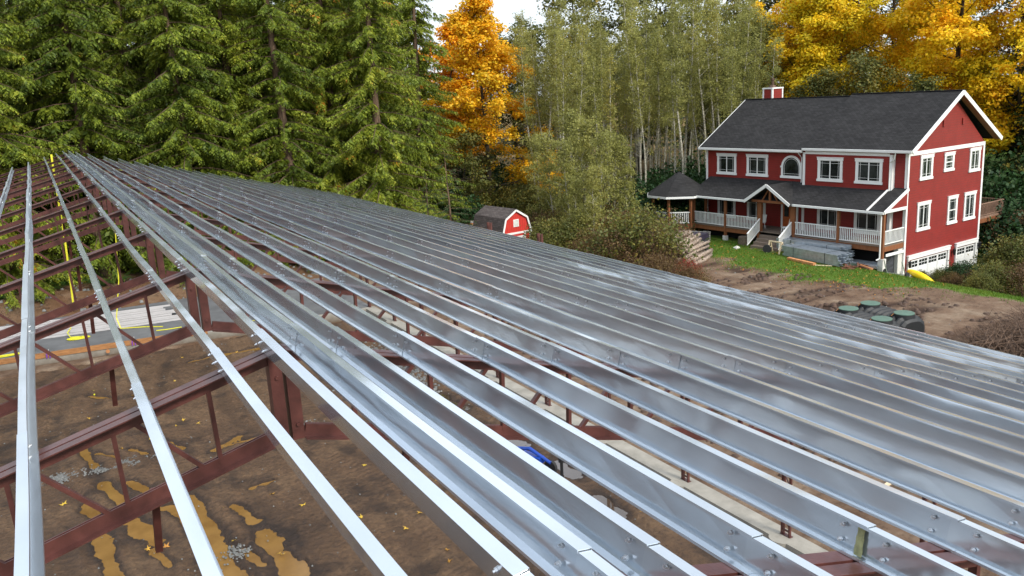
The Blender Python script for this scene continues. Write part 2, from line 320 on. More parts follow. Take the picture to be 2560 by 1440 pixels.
def fix_normals(o):
    import bmesh
    bm=bmesh.new(); bm.from_mesh(o.data); bmesh.ops.recalc_face_normals(bm,faces=bm.faces[:]); bm.to_mesh(o.data); bm.free(); return o
def np_mesh(name,V,Fq,m,smooth=False,attrs=None):
    me=bpy.data.meshes.new(name); nv=len(V); nf=len(Fq); k=Fq.shape[1]
    me.vertices.add(nv); me.vertices.foreach_set('co',np.asarray(V,dtype=np.float32).ravel())
    me.loops.add(nf*k); me.loops.foreach_set('vertex_index',np.asarray(Fq,dtype=np.int32).ravel())
    me.polygons.add(nf); me.polygons.foreach_set('loop_start',np.arange(0,nf*k,k,dtype=np.int32))
    me.update(calc_edges=True)
    if smooth: me.polygons.foreach_set('use_smooth',np.ones(nf,dtype=bool))
    me.materials.append(MATS[m])
    for an,av in (attrs or {}).items():
        a=me.attributes.new(an,'FLOAT','POINT'); a.data.foreach_set('value',np.asarray(av,dtype=np.float32))
    return me
def link(name,me,parent=None,loc=None):
    o=bpy.data.objects.new(name,me); COL.objects.link(o)
    if parent: o.parent=parent
    if loc: o.location=loc
    return o
def dup(root,loc,rz=None,sc=None,label=None,group=None,cat=None):
    r=root.copy(); COL.objects.link(r); r.location=loc
    if rz is not None: r.rotation_euler=(0,0,rz)
    if sc is not None: r.scale=(sc,sc,sc) if not hasattr(sc,'__len__') else sc
    if label: r['label']=label
    if group: r['group']=group
    if cat: r['category']=cat
    for ch in list(root.children):
        c=ch.copy(); COL.objects.link(c); c.parent=r
        for g in ch.children:
            d=g.copy(); COL.objects.link(d); d.parent=c
    return r
def fnoise(x,y,s,seed=0,octv=4):
    # cheap value noise on numpy arrays
    rs=np.random.default_rng(seed+99); G=rs.random((256,256)); out=np.zeros_like(x,dtype=float); amp=1;tot=0
    for o in range(octv):
        u=x*s*(2**o)+17.3*o; v=y*s*(2**o)+5.1*o; i=np.floor(u).astype(int); j=np.floor(v).astype(int)
        a=u-i;b=v-j;a=a*a*(3-2*a);b=b*b*(3-2*b); i&=255;j&=255;i1=(i+1)&255;j1=(j+1)&255
        out+=amp*((G[i,j]*(1-a)+G[i1,j]*a)*(1-b)+(G[i,j1]*(1-a)+G[i1,j1]*a)*b); tot+=amp; amp*=.5
    return out/tot
def S(t): t=np.clip(t,0,1); return t*t*(3-2*t)

# ------------------------------------------------------------------ terrain
def H(x,y):
    x=np.asarray(x,float); y=np.asarray(y,float)
    h=.22+.25*(fnoise(x,y,.05,1)-.5)+.10*(fnoise(x,y,.5,2)-.5)
    h=h-1.9*S((x-40)/9)*S((38-y)/5)
    h=h-.3*S((x-52)/20)*S((50-y)/20)
    h=h+2.2*S((np.hypot(x,y)-75)/25)
    bank=S((y-53)/3.5)*S((16-x)/6)*S((70-y)/6+.6)
    h=h+bank*(.95+.5*(fnoise(x,y,.6,5)-.5))
    inside=((x>-12.3)&(x<14.35)&(y>-9)&(y<43.3))
    h=np.where(inside,-.45,h)
    under=((x>-12.3)&(x<14.35)&(y>=43.3)&(y<52.5))
    h=np.where(under,np.minimum(h,.1),h)
    return h
def h1(x,y): return float(H(np.array([x]),np.array([y]))[0])
xs=np.unique(np.concatenate([np.linspace(-600,-60,10),np.arange(-60,-14,2.),np.arange(-14,14.3,.5),np.arange(14.3,56,.16),np.arange(56,110,1.),np.linspace(110,700,12)]))
ys=np.unique(np.concatenate([np.linspace(-500,-20,10),np.arange(-20,12,2.),np.arange(12,60,.16),np.arange(60,130,1.),np.linspace(130,800,12)]))
X,Y=np.meshgrid(xs,ys,indexing='ij'); Zg=H(X,Y)
HOX,HOY,HOZ=45.588,32.857,6.53; HYR=R_(5.1)
def to_house(x,y):
    dx=x-HOX;dy=y-HOY; return dx*math.cos(HYR)+dy*math.sin(HYR), -dx*math.sin(HYR)+dy*math.cos(HYR)
WX,SY=to_house(X,Y)
# yard mud masks: grass beside porch and right of the bare track
def lawn_mask(x,y):
    xb=np.interp(y,[20,24,27,30,32,34,40,50],[41.0,39.3,37.9,37.0,36.6,36.3,36.6,37]); e=fnoise(x,y,.3,8,5)*6-3
    return S((x-xb-e+1.2)/3.2)
lawn=lawn_mask(X,Y)
lawn=np.maximum(lawn,S((Y-58)/3)*.75*(X>20))
lawn=np.maximum(lawn,S((X-57)/3))
lit=S((Y-55)/4)*S((X-18)/3)*S((37-X)/4)*.85+S((Y-66)/4)*.8
lit=np.clip(np.maximum(lit,(Y>53)*S((20-X)/5)*.45),0,1)
rut=np.clip((fnoise(X*.45+Y*.1,Y*1.3,.9,12,6)-.47)*5,0,1)*S((X-17)/4)*S((38.2-X)/2)*S((44-Y)/4)
yard=(X>15)&(X<52)&(Y>10)&(Y<46)
Zg=Zg+yard*(rut*-.10+(1-lawn)*.06*(fnoise(X,Y,2.2,9,3)-.5))
def grid_faces(nx,ny):
    i,j=np.meshgrid(np.arange(nx-1),np.arange(ny-1),indexing='ij'); a=(i*ny+j).ravel()
    return np.stack([a,a+ny,a+ny+1,a+1],1)
me=np_mesh('ground',np.stack([X.ravel(),Y.ravel(),Zg.ravel()],1),grid_faces(*X.shape),'ground',True,
   {'grass':lawn.ravel(),'litter':lit.ravel(),'dark':rut.ravel()})
set_props(link('ground',me),kind='structure')

# mud floor of the barn with tyre ruts and hollows for the puddles
# puddle strokes: (x0,y0,x1,y1,half width)
PUD=[(-.35,33,.1,29.9,.22),(-.9,32.3,-.5,31.8,.18),(.3,31.1,.8,30.3,.18),(.25,28.3,.75,26.1,.27),(1.0,27.9,1.55,26.2,.26),
     (-.3,27.0,-.05,25.5,.27),(.75,25.0,1.2,23.3,.36),(1.1,22.9,1.35,21.8,.22),(-.1,24.7,.1,21.2,.34),(3.9,28.9,4.8,29.6,.28),
     (4.2,29.0,5.3,29.1,.22),(1.75,25.3,2.6,22.9,.30),(2.5,23.4,2.75,19.4,.46),(2.4,25.6,2.6,23,.34),(3.85,22.0,4.05,19.2,.42),
     (3.5,24.2,3.8,22.8,.26),(2.3,31,2.8,29.7,.22),(1.3,30.8,1.7,30.0,.16),(4.2,25.1,4.9,25.2,.16),(.4,38.1,1.1,37.2,.18),
     (6.3,40.6,7.9,40.6,.30),(4.8,40.4,5.6,40.6,.25),(3.2,21.4,3.4,20.4,.2),(-.5,41.2,-.1,41.4,.2),
     (12.2,30.0,12.4,27.2,.45),(12.3,25.0,12.5,23.0,.4),(12.7,21.0,12.8,20.0,.4),(12.5,18.4,12.4,17.3,.3),(11.5,27.8,12.3,27.4,.3)]
xs=np.concatenate([np.arange(-12.2,-3.4,.25),np.arange(-3.4,14.34,.055)]); ys=np.concatenate([np.arange(-9,16,.5),np.arange(16,34,.06),np.arange(34,44.6,.09)])
X,Y=np.meshgrid(xs,ys,indexing='ij')
Z=.030*(fnoise(X,Y,.8,21,3)-.5)+.060*(fnoise(X,Y,3.2,22,4)-.5)+.045*(fnoise(X*.7,Y*1.3,7.5,26,2)-.5)+.024
# tracks run roughly along y, curving
ph=X+ .9*np.sin(Y*.22+.6)+.35*(fnoise(X,Y,.3,23,3)-.5)
tr=np.zeros_like(X)
for c in (-1.6,-.1,1.0,2.6,3.9,6.1,7.9,10.2,11.9):
    d=np.abs(ph-c-.25*np.sin(Y*.35+c)); k=np.exp(-(d/.24)**2)
    tr-=k*.055*(.5+fnoise(X,Y,.4,int(30+c*3),2)); tr+=np.exp(-((d-.38)/.11)**2)*.045*fnoise(X,Y,2.6,24,3)
    tr+=k*.022*np.sin(Y*19+6*(X-c))*(.4+fnoise(X,Y,1.5,27,2)); tr+=np.exp(-((d-.6)/.2)**2)*.012*np.sin(Y*23-7*(X-c))     # lug marks
Z+=tr
wob=(fnoise(X,Y,1.7,31,4)-.5)+1.2*(fnoise(X,Y*.7,7,33,3)-.5)
pm=np.zeros_like(X); rim=np.zeros_like(X)
for (x0,y0,x1,y1,hw) in PUD:
    dx,dy=x1-x0,y1-y0; tt=np.clip(((X-x0)*dx+(Y-y0)*dy)/(dx*dx+dy*dy),0,1)
    d=np.hypot(X-x0-tt*dx,(Y-y0-tt*dy))/(hw*.60*(1+.5*np.sin(tt*9+x0*5)*.4))
    pm=np.maximum(pm,S((1.35-d+wob*.9)/.6)); rim=np.maximum(rim,S((2.1-d+wob*.9)/.7))
Z=np.maximum(Z,-.012)*(1-pm)+(-.075+.01*wob)*pm
trench=S((X-13.75+.25*(fnoise(X,Y,1.1,41,4)-.5))/.16); Z=Z*(1-trench)+(-.20+.06*fnoise(X,Y,5,42,3))*trench
rb_=np.zeros_like(X)
for (x0,y0,x1,y1,hw) in PUD:
    dx,dy=x1-x0,y1-y0; L2=dx*dx+dy*dy
    if L2<.6: continue
    tt=np.clip(((X-x0)*dx+(Y-y0)*dy)/L2,-.9,1.9); d=np.hypot(X-x0-tt*dx+.12*np.sin(tt*5+x0),(Y-y0-tt*dy)); fade=S(1-np.maximum(0,np.maximum(-tt,tt-1))/.9)
    rb_=np.maximum(rb_,np.exp(-(d/(hw*.9))**2)*fade); Z+=(1-pm)*np.exp(-((d-hw*1.5)/.10)**2)*.05*fade*fnoise(X,Y,4,51,3)
Z-=(1-pm)*(1-trench)*rb_*.03*fnoise(X,Y,3,52,3); Z=np.where((pm<.05)&(trench<.05),np.maximum(Z,-.025),Z)
wetm=rb_*.8+rim*.55+np.clip(-tr*9,0,1)*.75+np.clip(trench,0,1)*.8+np.clip(pm*1.0,0,1)*.2+np.clip((fnoise(X,Y,1.3,43,5)-.56)*7,0,1)*.7
me=np_mesh('mud_floor',np.stack([X.ravel(),Y.ravel(),Z.ravel()],1),grid_faces(*X.shape),'mud',True,{'wet':np.clip(wetm,0,1).ravel()})
set_props(link('mud_floor',me),kind='structure')
o=MB().add([(-6,12,-.035),(8.6,12,-.035),(8.6,43,-.035),(-6,43,-.035)],[(0,1,2,3)]).build('puddle_water','muddy_water'); set_props(o,kind='structure')
o=MB().add([(8.6,12,-.035),(13.8,12,-.035),(13.8,41,-.035),(8.6,41,-.035)],[(0,1,2,3)]).build('puddle_water','clear_water'); set_props(o,kind='structure')
# loose crushed stone patches
def chips(name,cx,cy,rx,ry,n,size,m='stone_chip',zf=lambda x,y:0.02,ang=0):
    a=RNG.normal(0,.45,n);b_=RNG.normal(0,.45,n); x=cx+a*rx*math.cos(ang)-b_*ry*math.sin(ang); y=cy+a*rx*math.sin(ang)+b_*ry*math.cos(ang)
    z=zf(x,y) if callable(zf) else zf
    base=np.array([[-1,-1,-.5],[1,-1,-.5],[1,1,-.5],[-1,1,-.5],[-.7,-.6,.6],[.6,-.7,.6],[.7,.6,.6],[-.6,.7,.6]])*.5
    V=np.empty((n,8,3)); s=size*(.5+RNG.random(n)); th=RNG.random(n)*6.28
    bb=base[None]*(1+.4*(RNG.random((n,8,3))-.5)); bb=bb*s[:,None,None]
    V[:,:,0]=x[:,None]+bb[:,:,0]*np.cos(th)[:,None]-bb[:,:,1]*np.sin(th)[:,None]
    V[:,:,1]=y[:,None]+bb[:,:,0]*np.sin(th)[:,None]+bb[:,:,1]*np.cos(th)[:,None]
    V[:,:,2]=np.asarray(z).reshape(-1,1)+bb[:,:,2]
    q=np.array([(4,5,6,7),(0,1,5,4),(1,2,6,5),(2,3,7,6),(3,0,4,7)])
    Fq=(np.arange(n)*8)[:,None,None]+q[None]
    return link(name,np_mesh(name,V.reshape(-1,3),Fq.reshape(-1,4),m))
for i,(cx,cy,rx,ry,n) in enumerate([(-.9,29.6,1.0,.45,420),(1.0,29.6,.8,.4,420),(3.0,21.3,.35,.5,120),(6.8,28.9,.6,.6,420),(.4,29.4,.4,.3,120),(11.3,31.5,1.5,2.6,1900),(12.7,34.5,1.1,2.6,900)]):
    set_props(chips('gravel_patch',cx,cy,rx,ry,n,.045 if i<5 else .10),None,None,None,'stuff')
n=520; xx=RNG.uniform(-3,14,n); yy=RNG.uniform(16,44,n)
def spread(name,x,y,z,size,m):
    n=len(x); base=np.array([[-1,-1,-.5],[1,-1,-.5],[1,1,-.5],[-1,1,-.5],[-.7,-.6,.6],[.6,-.7,.6],[.7,.6,.6],[-.6,.7,.6]])*.5
    V=base[None]*(1+.5*(RNG.random((n,8,3))-.5))*(size*(.5+RNG.random(n)))[:,None,None]; V[:,:,0]+=x[:,None]; V[:,:,1]+=y[:,None]; V[:,:,2]+=np.asarray(z).reshape(-1,1)
    q=np.array([(4,5,6,7),(0,1,5,4),(1,2,6,5),(2,3,7,6),(3,0,4,7)]); Fq=(np.arange(n)*8)[:,None,None]+q[None]
    o=link(name,np_mesh(name,V.reshape(-1,3),Fq.reshape(-1,4),m)); set_props(o,kind='stuff'); return o
spread('scattered_pebbles',xx,yy,np.full(n,.03),.035,'stone_chip')
n=350; xx=RNG.uniform(17,36,n); yy=RNG.uniform(14,45,n); n_=2600; cx_=RNG.uniform(17,38,n_); cy_=RNG.uniform(13,36,n_); kk=fnoise(cx_*.45+cy_*.1,cy_*1.3,.9,12,6)>.50; cx_,cy_=cx_[kk],cy_[kk]; spread('mud_clods',cx_,cy_,H(cx_,cy_)+.0,.16,'clod')
spread('yard_pebbles',xx,yy,H(xx,yy)+.01,.05,'stone_chip')
n=260; xx=RNG.uniform(-6,16,n); yy=RNG.uniform(53.2,60,n); spread('bank_stones',xx,yy,H(xx,yy)+.04,.16,'stone_chip')

# ------------------------------------------------------------------ barn frame
SL=.26; TH=math.atan(SL); XR=1.307; ZR=CZ-1.510
TY=[1.85*(1.2+2*k) for k in range(-1,13)]          # truss positions
YEND=TY[-1]+.35
def roofz(x): return ZR-SL*abs(x-XR)
barn=thing('barn_frame','unclad steel barn roof of galvanised purlins laid over rust-brown trusses','barn frame',(0,0,0))
ct,st=math.cos(TH),math.sin(TH)
PH,PW,LIP,TK=.160,.053,.012,.003
TIP=.006
prof_out=[(PW/2,-LIP-TIP),(PW/2,-TIP),(-PW/2,0),(-PW/2,-PH),(PW/2,-PH-.004),(PW/2,-PH-.004+LIP)]
prof_in=[(PW/2-TK,-PH-.004+LIP),(PW/2-TK,-PH-.004+TK),(-PW/2+TK,-PH+TK),(-PW/2+TK,-TK),(PW/2-TK,-TK-TIP),(PW/2-TK,-LIP-TIP)]
PROF=prof_out+prof_in
def purlin(x,rs,worn=False,start=-2.0,end=YEND,label=None):
    side=1 if x>XR else -1
    # along-slope uphill and normal
    up=Vector((-ct*side,0,st)); nn=Vector((st*side,0,ct)); base=Vector((x,0,roofz(x))); x_=x
    mb=MB(); bolts=MB(); NS=9
    for j in range(len(TY)-1):
        y0=TY[j]-.02 if j else start; y1=TY[j+1]+.045
        if y0<start: y0=start
        y1=min(y1,end) if j<len(TY)-2 else end
        if y1<=y0 or y0>=end: continue
        lift=.006*(j%2); tw0=.008+rs.normal(0,.008); tw1=(.050+rs.normal(0,.026))*(1 if side>0 else .25); bow=rs.normal(0,.009); k=len(mb.v); n=len(PROF)
        for i in range(NS+1):
            t=i/NS; y=y0+(y1-y0)*t; tw=tw0+tw1*math.sin(math.pi*t)+.004*math.sin(9*t+x); lat=bow*math.sin(math.pi*t)
            sag=-.006*math.sin(math.pi*t)
            for (a,b) in PROF:
                aa=a+lift*(1 if a>0 else -1)*.7+lat+(-(b+PH)*tw); bb=b+lift*(1 if b>-PH/2 else .3)+sag
                mb.v.append(tuple(base+up*aa+nn*bb+Vector((0,y,0))))
        for i in range(NS):
            for q in range(n):
                mb.f.append((k+i*n+q,k+i*n+(q+1)%n,k+(i+1)*n+(q+1)%n,k+(i+1)*n+q))
        for e in (0,NS):
            c=[k+e*n+q for q in range(n)]
            for q in range(5): mb.f.append((c[q],c[q+1],c[(10-q)%n],c[(11-q)%n]) if e==0 else (c[(11-q)%n],c[(10-q)%n],c[q+1],c[q]))
        # bolt clusters either side of the lap
        for yy in (TY[j]-.095,TY[j]+.125):
            if yy<start or yy>end or yy>32: continue
            for bz in (-.05,-.12):
                for fs,dpt in ((-PW/2+TK+.006,.022),(-PW/2-.006,-.018)):
                    c=base+up*fs+nn*bz+Vector((0,yy,0)); bolts.tube([c,c+up*dpt*.5],.011,6); bolts.tube([c+up*dpt*.5,c+up*dpt],.006,6)
    o=mb.build('purlin','galvanised_worn' if worn else 'galvanised',barn)
    if label: o['label']=label
    if bolts.v: bolts.build('bolt','bolt',o)['kind']='stuff'
    return o
rs=random.Random(11)
PX_L=[-3.15,-2.45,-1.75,-1.05,-.351,.346,.874,1.183]
PX_R=[1.432,1.730,2.245,2.930]+[3.59+.6986*i for i in range(16)]
class NR:
    def __init__(s,seed): s.r=np.random.default_rng(seed)
    def normal(s,a,b): return float(s.r.normal(a,b))
nr=NR(5)
for i,x in enumerate(PX_L): purlin(x,nr,i in (3,4))
stained=None
for i,x in enumerate(PX_R):
    pu=purlin(x,nr)
    if i==3: stained=(pu,x)
pu,x=stained; up_=Vector((-ct,0,st)); nn2=Vector((st,0,ct)); bs=Vector((x,0,roofz(x))); mb=MB()
for q in range(10):
    b0=-.012-.0142*q; b1_=b0-.0143; wq=.017+.0015*math.sin(q*1.9)+.0006*q; k0=TY[1]+.030-.001*q
    mb.add([tuple(bs+up_*(-PW/2+TK+.013+.0004*q)+nn2*bb+Vector((0,k0+sg*wq,0))) for bb,sg in ((b0,-1),(b0,1),(b1_,1),(b1_,-1))],[(0,1,2,3)])
mb.build('algae_streak','algae',pu)
# trusses
def angle(mb,p,q,flip,wd=.09,ht=.09,tk=.009,gap=.022):
    # pair of angles back to back; flip=-1 puts the flat legs at the bottom
    p=Vector(p);q=Vector(q);d=(q-p).normalized();sy=Vector((0,1,0));u=sy.cross(d)
    if u.z<0:u=-u
    for s in (-1,1):
        mb.beam(p+sy*s*(gap/2+tk/2)-u*flip*ht/2,q+sy*s*(gap/2+tk/2)-u*flip*ht/2,tk,ht,u)
        mb.beam(p+sy*s*(gap/2+tk+.0005+wd/2-tk/2)-u*flip*tk/2,q+sy*s*(gap/2+tk+.0005+wd/2-tk/2)-u*flip*tk/2,wd-tk,tk,u)
XE=14.58; DEP=.68
nrm_drop=PH/ct+.012
def make_truss():
    t=bpy.data.objects.new('truss',None); COL.objects.link(t); t.parent=barn; t.empty_display_size=.2
    for s in (-1,1):
        xo=XR+s*(XE-XR)
        top=MB(); angle(top,(XR+s*.03,0,roofz(XR)-nrm_drop),(xo,0,roofz(xo)-nrm_drop),1); top.build('top_chord','red_oxide',t)
        bot=MB(); angle(bot,(XR+s*.10,0,roofz(XR+.1)-nrm_drop-DEP),(xo,0,roofz(xo)-nrm_drop-DEP),-1,.075,.10); bot.build('bottom_chord','red_oxide',t)
        web=MB(); x=.52; zt=lambda a:roofz(XR+s*a)-nrm_drop-.07; zb=lambda a:roofz(XR+s*a)-nrm_drop-DEP+.06
        while x<13.0:
            sp=.62+.02*x
            web.beam((XR+s*x,0,zt(x)),(XR+s*(x-.02),0,zb(x-.02)),.03,.045,(0,1,0))
            web.beam((XR+s*(x+sp-.14),0,zt(x+sp-.14)),(XR+s*(x+.08),0,zb(x+.08)),.03,.042,(0,1,0))
            x+=sp
        web.build('web_member','red_oxide',t)
        # dangling brace leg bolted to the bottom chord
        br=MB(); bx=.95; zz=roofz(XR+bx)-nrm_drop-DEP
        br.beam((XR+s*bx,.05,zz+.07),(XR+s*(bx+.02),.30,zz-.52),.05,.012,(0,1,0)); br.beam((XR+s*bx,.09,zz+.07),(XR+s*(bx+.02),.34,zz-.52),.010,.05,(1,0,0))
        br.build('brace_leg','red_oxide',t)
    k=MB(); z0,z1=roofz(XR)-nrm_drop-DEP-.02,roofz(XR)-nrm_drop-.02
    for s in (-1,1):
        k.box(XR+s*.012 if s>0 else XR-.10,XR+.10 if s>0 else XR-.012,-.055,-.043,z0,z1)
        k.box(XR+(.012 if s>0 else -.022),XR+(.022 if s>0 else -.012),-.043,.06,z0,z1)
        k.box(XR+(.09 if s>0 else -.10),XR+(.10 if s>0 else -.09),-.043,.06,z0,z1)
    for zz in (z0+.12,z0+.5):
        for s in (-1,1):
            c=Vector((XR+s*.055,-.055,zz)); k.tube([c,c+Vector((0,-.02,0))],.014,6)
    k.build('king_post','red_oxide',t)
    return t
tr0=make_truss(); tr0.location=(0,TY[0],0)
for y in TY[1:]:
    c=tr0.copy(); COL.objects.link(c); c.location=(0,y,0); c.parent=barn
    for ch in tr0.children:
        d=ch.copy(); COL.objects.link(d); d.parent=c
# lattice side columns, standing on the foundation wall
ZW=.48
def make_column(extra=0.0):
    mb=MB(); h=roofz(XE)-.05+extra
    for s in (-1,1):
        mb.box(XE-.05,XE+.05,s*.10-.005,s*.10+.005,ZW+.02,h); mb.box(XE-.05,XE-.042,s*.10+(.0055 if s>0 else -.045),s*.10+(.045 if s>0 else -.0055),ZW+.02,h)
    mb.box(XE-.06,XE+.06,-.16,.16,ZW+.003,ZW+.018)
    mb.box(XE+.052,XE+.06,-.11,.11,ZW+.02,h-.4)if False else None
    z=ZW+.2;s=1
    while z<h-.5:
        mb.beam((XE,-.094*s,z),(XE,.094*s,z+.28),.008,.03,(1,0,0)); z+=.28; s=-s
    for zz in (ZW+.12,ZW+1.7,ZW+3.3): mb.box(XE-.042,XE-.03,-.094,.094,zz,zz+.06)
    return mb.build('column','red_oxide',barn)
c0=make_column(); c0.location=(0,TY[0],0)
c1=make_column(.30)
for i,y in enumerate(TY[1:]):
    if i==6: c1.location=(0,y,0); continue
    c=(c1 if i==7 else c0).copy(); COL.objects.link(c); c.parent=barn; c.location=(0,y,0)
for y in TY:
    c=c0.copy(); COL.objects.link(c); c.parent=barn; c.location=(2*XR,y,0); c.scale=(-1,1,1)
# green moss streak on one purlin joint
# concrete foundation: long wall with round pedestals, cross wall, slab beyond
fw=thing('foundation_wall','low grey concrete foundation wall with round footings running under the right side of the barn','wall',(0,0,0))
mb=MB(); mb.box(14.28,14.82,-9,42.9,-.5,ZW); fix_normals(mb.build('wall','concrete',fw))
for y in TY[:-1]:
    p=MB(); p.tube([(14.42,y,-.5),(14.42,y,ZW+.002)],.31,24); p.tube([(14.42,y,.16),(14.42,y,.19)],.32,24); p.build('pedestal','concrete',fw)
cw=thing('cross_wall','pale concrete stem wall with an orange form board closing the far end of the mud floor','wall',(0,0,0))
A0=Vector((-12.2,45.55,0)); A1=Vector((14.75,42.55,0)); cd=(A1-A0).normalized()
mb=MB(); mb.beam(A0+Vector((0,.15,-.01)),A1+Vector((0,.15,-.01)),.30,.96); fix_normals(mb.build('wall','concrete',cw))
mb=MB(); fx=-12.0
nn_=Vector((cd.y,-cd.x,0))
pts=[-12.0,-8.4,-4.7,-1.0,2.7,6.3]
for i in range(len(pts)-1):
    a=A0+cd*(pts[i]+12.2); b=A0+cd*(pts[i+1]+12.2-.02); off=nn_*(.03+.004*(i%2))
    mb.beam(a+off+Vector((0,0,.545+.01*(i%2))),b+off+Vector((0,0,.55)),.035,.26)
mb.build('form_board','form_board',cw)
o=MB().add([(-12.2,45.7,.484),(14.7,42.9,.484),(14.7,52.6,.484),(-12.2,53.0,.484),(-12.2,45.7,.05),(14.7,42.9,.05),(14.7,52.6,.05),(-12.2,53.0,.05)],
      [(0,1,2,3),(4,5,1,0),(5,6,2,1),(6,7,3,2),(7,4,0,3)]).build('concrete_slab','slab'); set_props(o,kind='structure')
def at_wall(x,off,z):
    t=(x-A0.x)/cd.x; return A0+cd*t+nn_*off+Vector((0,0,z))
# bar clamps on the form board
def clamp(x,label):
    t=thing('bar_clamp',label,'clamp',tuple(at_wall(x,.06,.45)),math.atan2(cd.y,cd.x),'purple clamps gripping the form board')
    for s in (-1,1):
        mb=MB(); mb.tube([(s*.07,0,-.06),(s*.06,-.01,.12),(s*.045,0,.26)],[.028,.034,.02],7); mb.build('handle','purple',t)
    mb=MB(); mb.tube([(-.045,0,.26),(-.05,0,.38)],.018,6); mb.tube([(.045,0,.26),(.05,0,.38)],.018,6); mb.tube([(-.05,0,.2),(.05,0,.2)],.014,6); mb.build('jaw','white_panel',t)
clamp(-.95,'purple handled clamp on the orange form board, nearer the left edge of the photo'); clamp(2.75,'purple handled clamp on the orange form board, below the white panels')
# second stake/board pieces
# stack of long white trim panels on the slab
for i in range(9):
    y=48.0+.33*i; z=.52+.035*i; t=thing('white_panel','white steel panel, '+['first','second','third','fourth','fifth','sixth','seventh','eighth','last'][i]+' from the orange form board in the fanned stack','panel',(1.6,0,0),0,'long white panels fanned out on the slab')
    mb=MB(); xa,xb=(-9.6+.35*math.sin(i*2.1)),(4.3+.5*math.sin(i*1.7)-.10*i)
    skew=-.118
    p=Vector((xa,y-skew*0+.9,z)); q=Vector((xb,y+skew*(xb-xa)+.9,z))
    mb.beam(p,q,.20,.05); mb.beam(p+Vector((0,.0,.0405)),q+Vector((0,.0,.0405)),.06,.03)
    mb.build('sheet','white_panel',t)
# yellow straps
def strap(name,label,pts,wd=.06,flat=(1,0,0)):
    mb=MB()
    for a,b in zip(pts[:-1],pts[1:]): mb.beam(a,b,wd,.008,flat)
    o=mb.build(name,'yellow_strap'); return set_props(o,label,'strap')
strap('lifting_strap','yellow strap hanging straight down from the far ridge of the barn',[(.66,46.3,9.75),(.62,46.3,7.6),(.60,46.28,5.5),(.52,46.25,3.4),(.47,46.25,2.3)],.085,(0,1,0))
strap('lifting_strap','thinner yellow strap hanging down over the white panels near the centre truss post',[(3.0,47.6,6.0),(2.75,47.6,3.0),(2.35,47.4,1.1),(2.45,47.0,.62),(3.6,46.7,.56),(4.4,46.2,.53)],.05,(0,1,0))
def coil(x,y,label,ax=.55,ay=.16,turn=3,tail=None):
    pts=[]
    for i in range(60):
        a=i/60*turn*2*math.pi; pts.append((x+ax*(1-.05*math.sin(a*.7))*math.cos(a)*.9,y+ay*math.sin(a)+.02*math.sin(a*2.3),.50+.0012*i))
    if tail: pts+=tail
    o=MB().tube(pts,.028,5).build('strap_coil','yellow_strap'); set_props(o,label,'strap')
coil(.45,46.75,'yellow strap bundle lying on the slab before the white panels',tail=[(.1,47.1,.56),(0,47.6,.7),(.2,48.0,.85)])
coil(-2.7,45.6,'yellow strap lying on the slab at the left edge of the photo',.8,.1,2)
coil(9.6,44.6,'yellow strap on the slab between purlins near the foundation corner',.35,.2,3)
o=MB().tube([(4.0,45.6,.52),(4.5,45.5,.51),(5.2,45.4,.53)],.03,5).build('strap_coil','yellow_strap'); set_props(o,'short length of yellow strap beside the form board','strap')
strap('lifting_strap','bright yellow strap end lying flat on the slab under the middle purlins',[(8.1,44.2,.50),(9.1,44.25,.51)],.10,(0,0,1))
o=MB().box(.55,.61,38.1,38.75,.0,.03).build('marker_stick','yellow_strap'); set_props(o,'short yellow stick lying beside a muddy pool','stick')
for i,(x,y) in enumerate([(9.0,44.9)]):
    pass
set_props(MB().tube([(1.56,43.87,.33),(1.56,43.80,.33)],.09,12).build('paint_mark','orange_board'),'round orange marking on the face of the cross wall','marker')
# blue machine with black hose and bucket under the purlins
t=thing('pump_machine','blue machine with thick black hose standing in the mud under the purlins','machine',(11.75,20.9,0),R_(-70))
mb=MB(); mb.tube([(-.85,0,.62),(0,0,.80),(.75,.05,.50)],[.05,.06,.05],8); mb.box(-.5,.45,-.14,.14,.42,.62); mb.build('frame','blue_paint',t)
mb=MB(); mb.box(-.3,.3,-.22,.22,.10,.40); mb.tube([(0,-.1,.4),(0,-.1,.55)],.09,10); mb.build('engine','black_plastic',t)
for s in (-1,1):
    mb=MB(); mb.tube([(.55,s*.30-.05,.22),(.55,s*.30+.05,.22)],.22,16); mb.build('wheel','tyre',t)
mb=MB(); mb.tube([(-.2,-.1,.55),(.0,-.35,.85),(.35,-.75,.80),(.6,-1.0,.6),(.7,-1.1,.1)],.05,8); mb.build('hose','black_plastic',t)
t=thing('standing_jack','black upright stand with collar in the mud beside the blue machine','stand',(11.85,19.25,0))
mb=MB(); mb.tube([(0,0,0),(0,0,1.35)],.045,10); mb.build('post','black_plastic',t)
mb=MB(); mb.tube([(0,0,.95),(0,0,1.25)],.09,10); mb.tube([(0,0,0),(0,0,.04)],.16,12); mb.build('collar','black_plastic',t)
# scrap timber outside the wall
o=MB().beam((18.3,13.7,.3),(19.6,14.0,.32),.12,.04).build('scrap_board','pine_board'); set_props(o,'pale offcut of board lying on the mud outside the foundation wall','board')
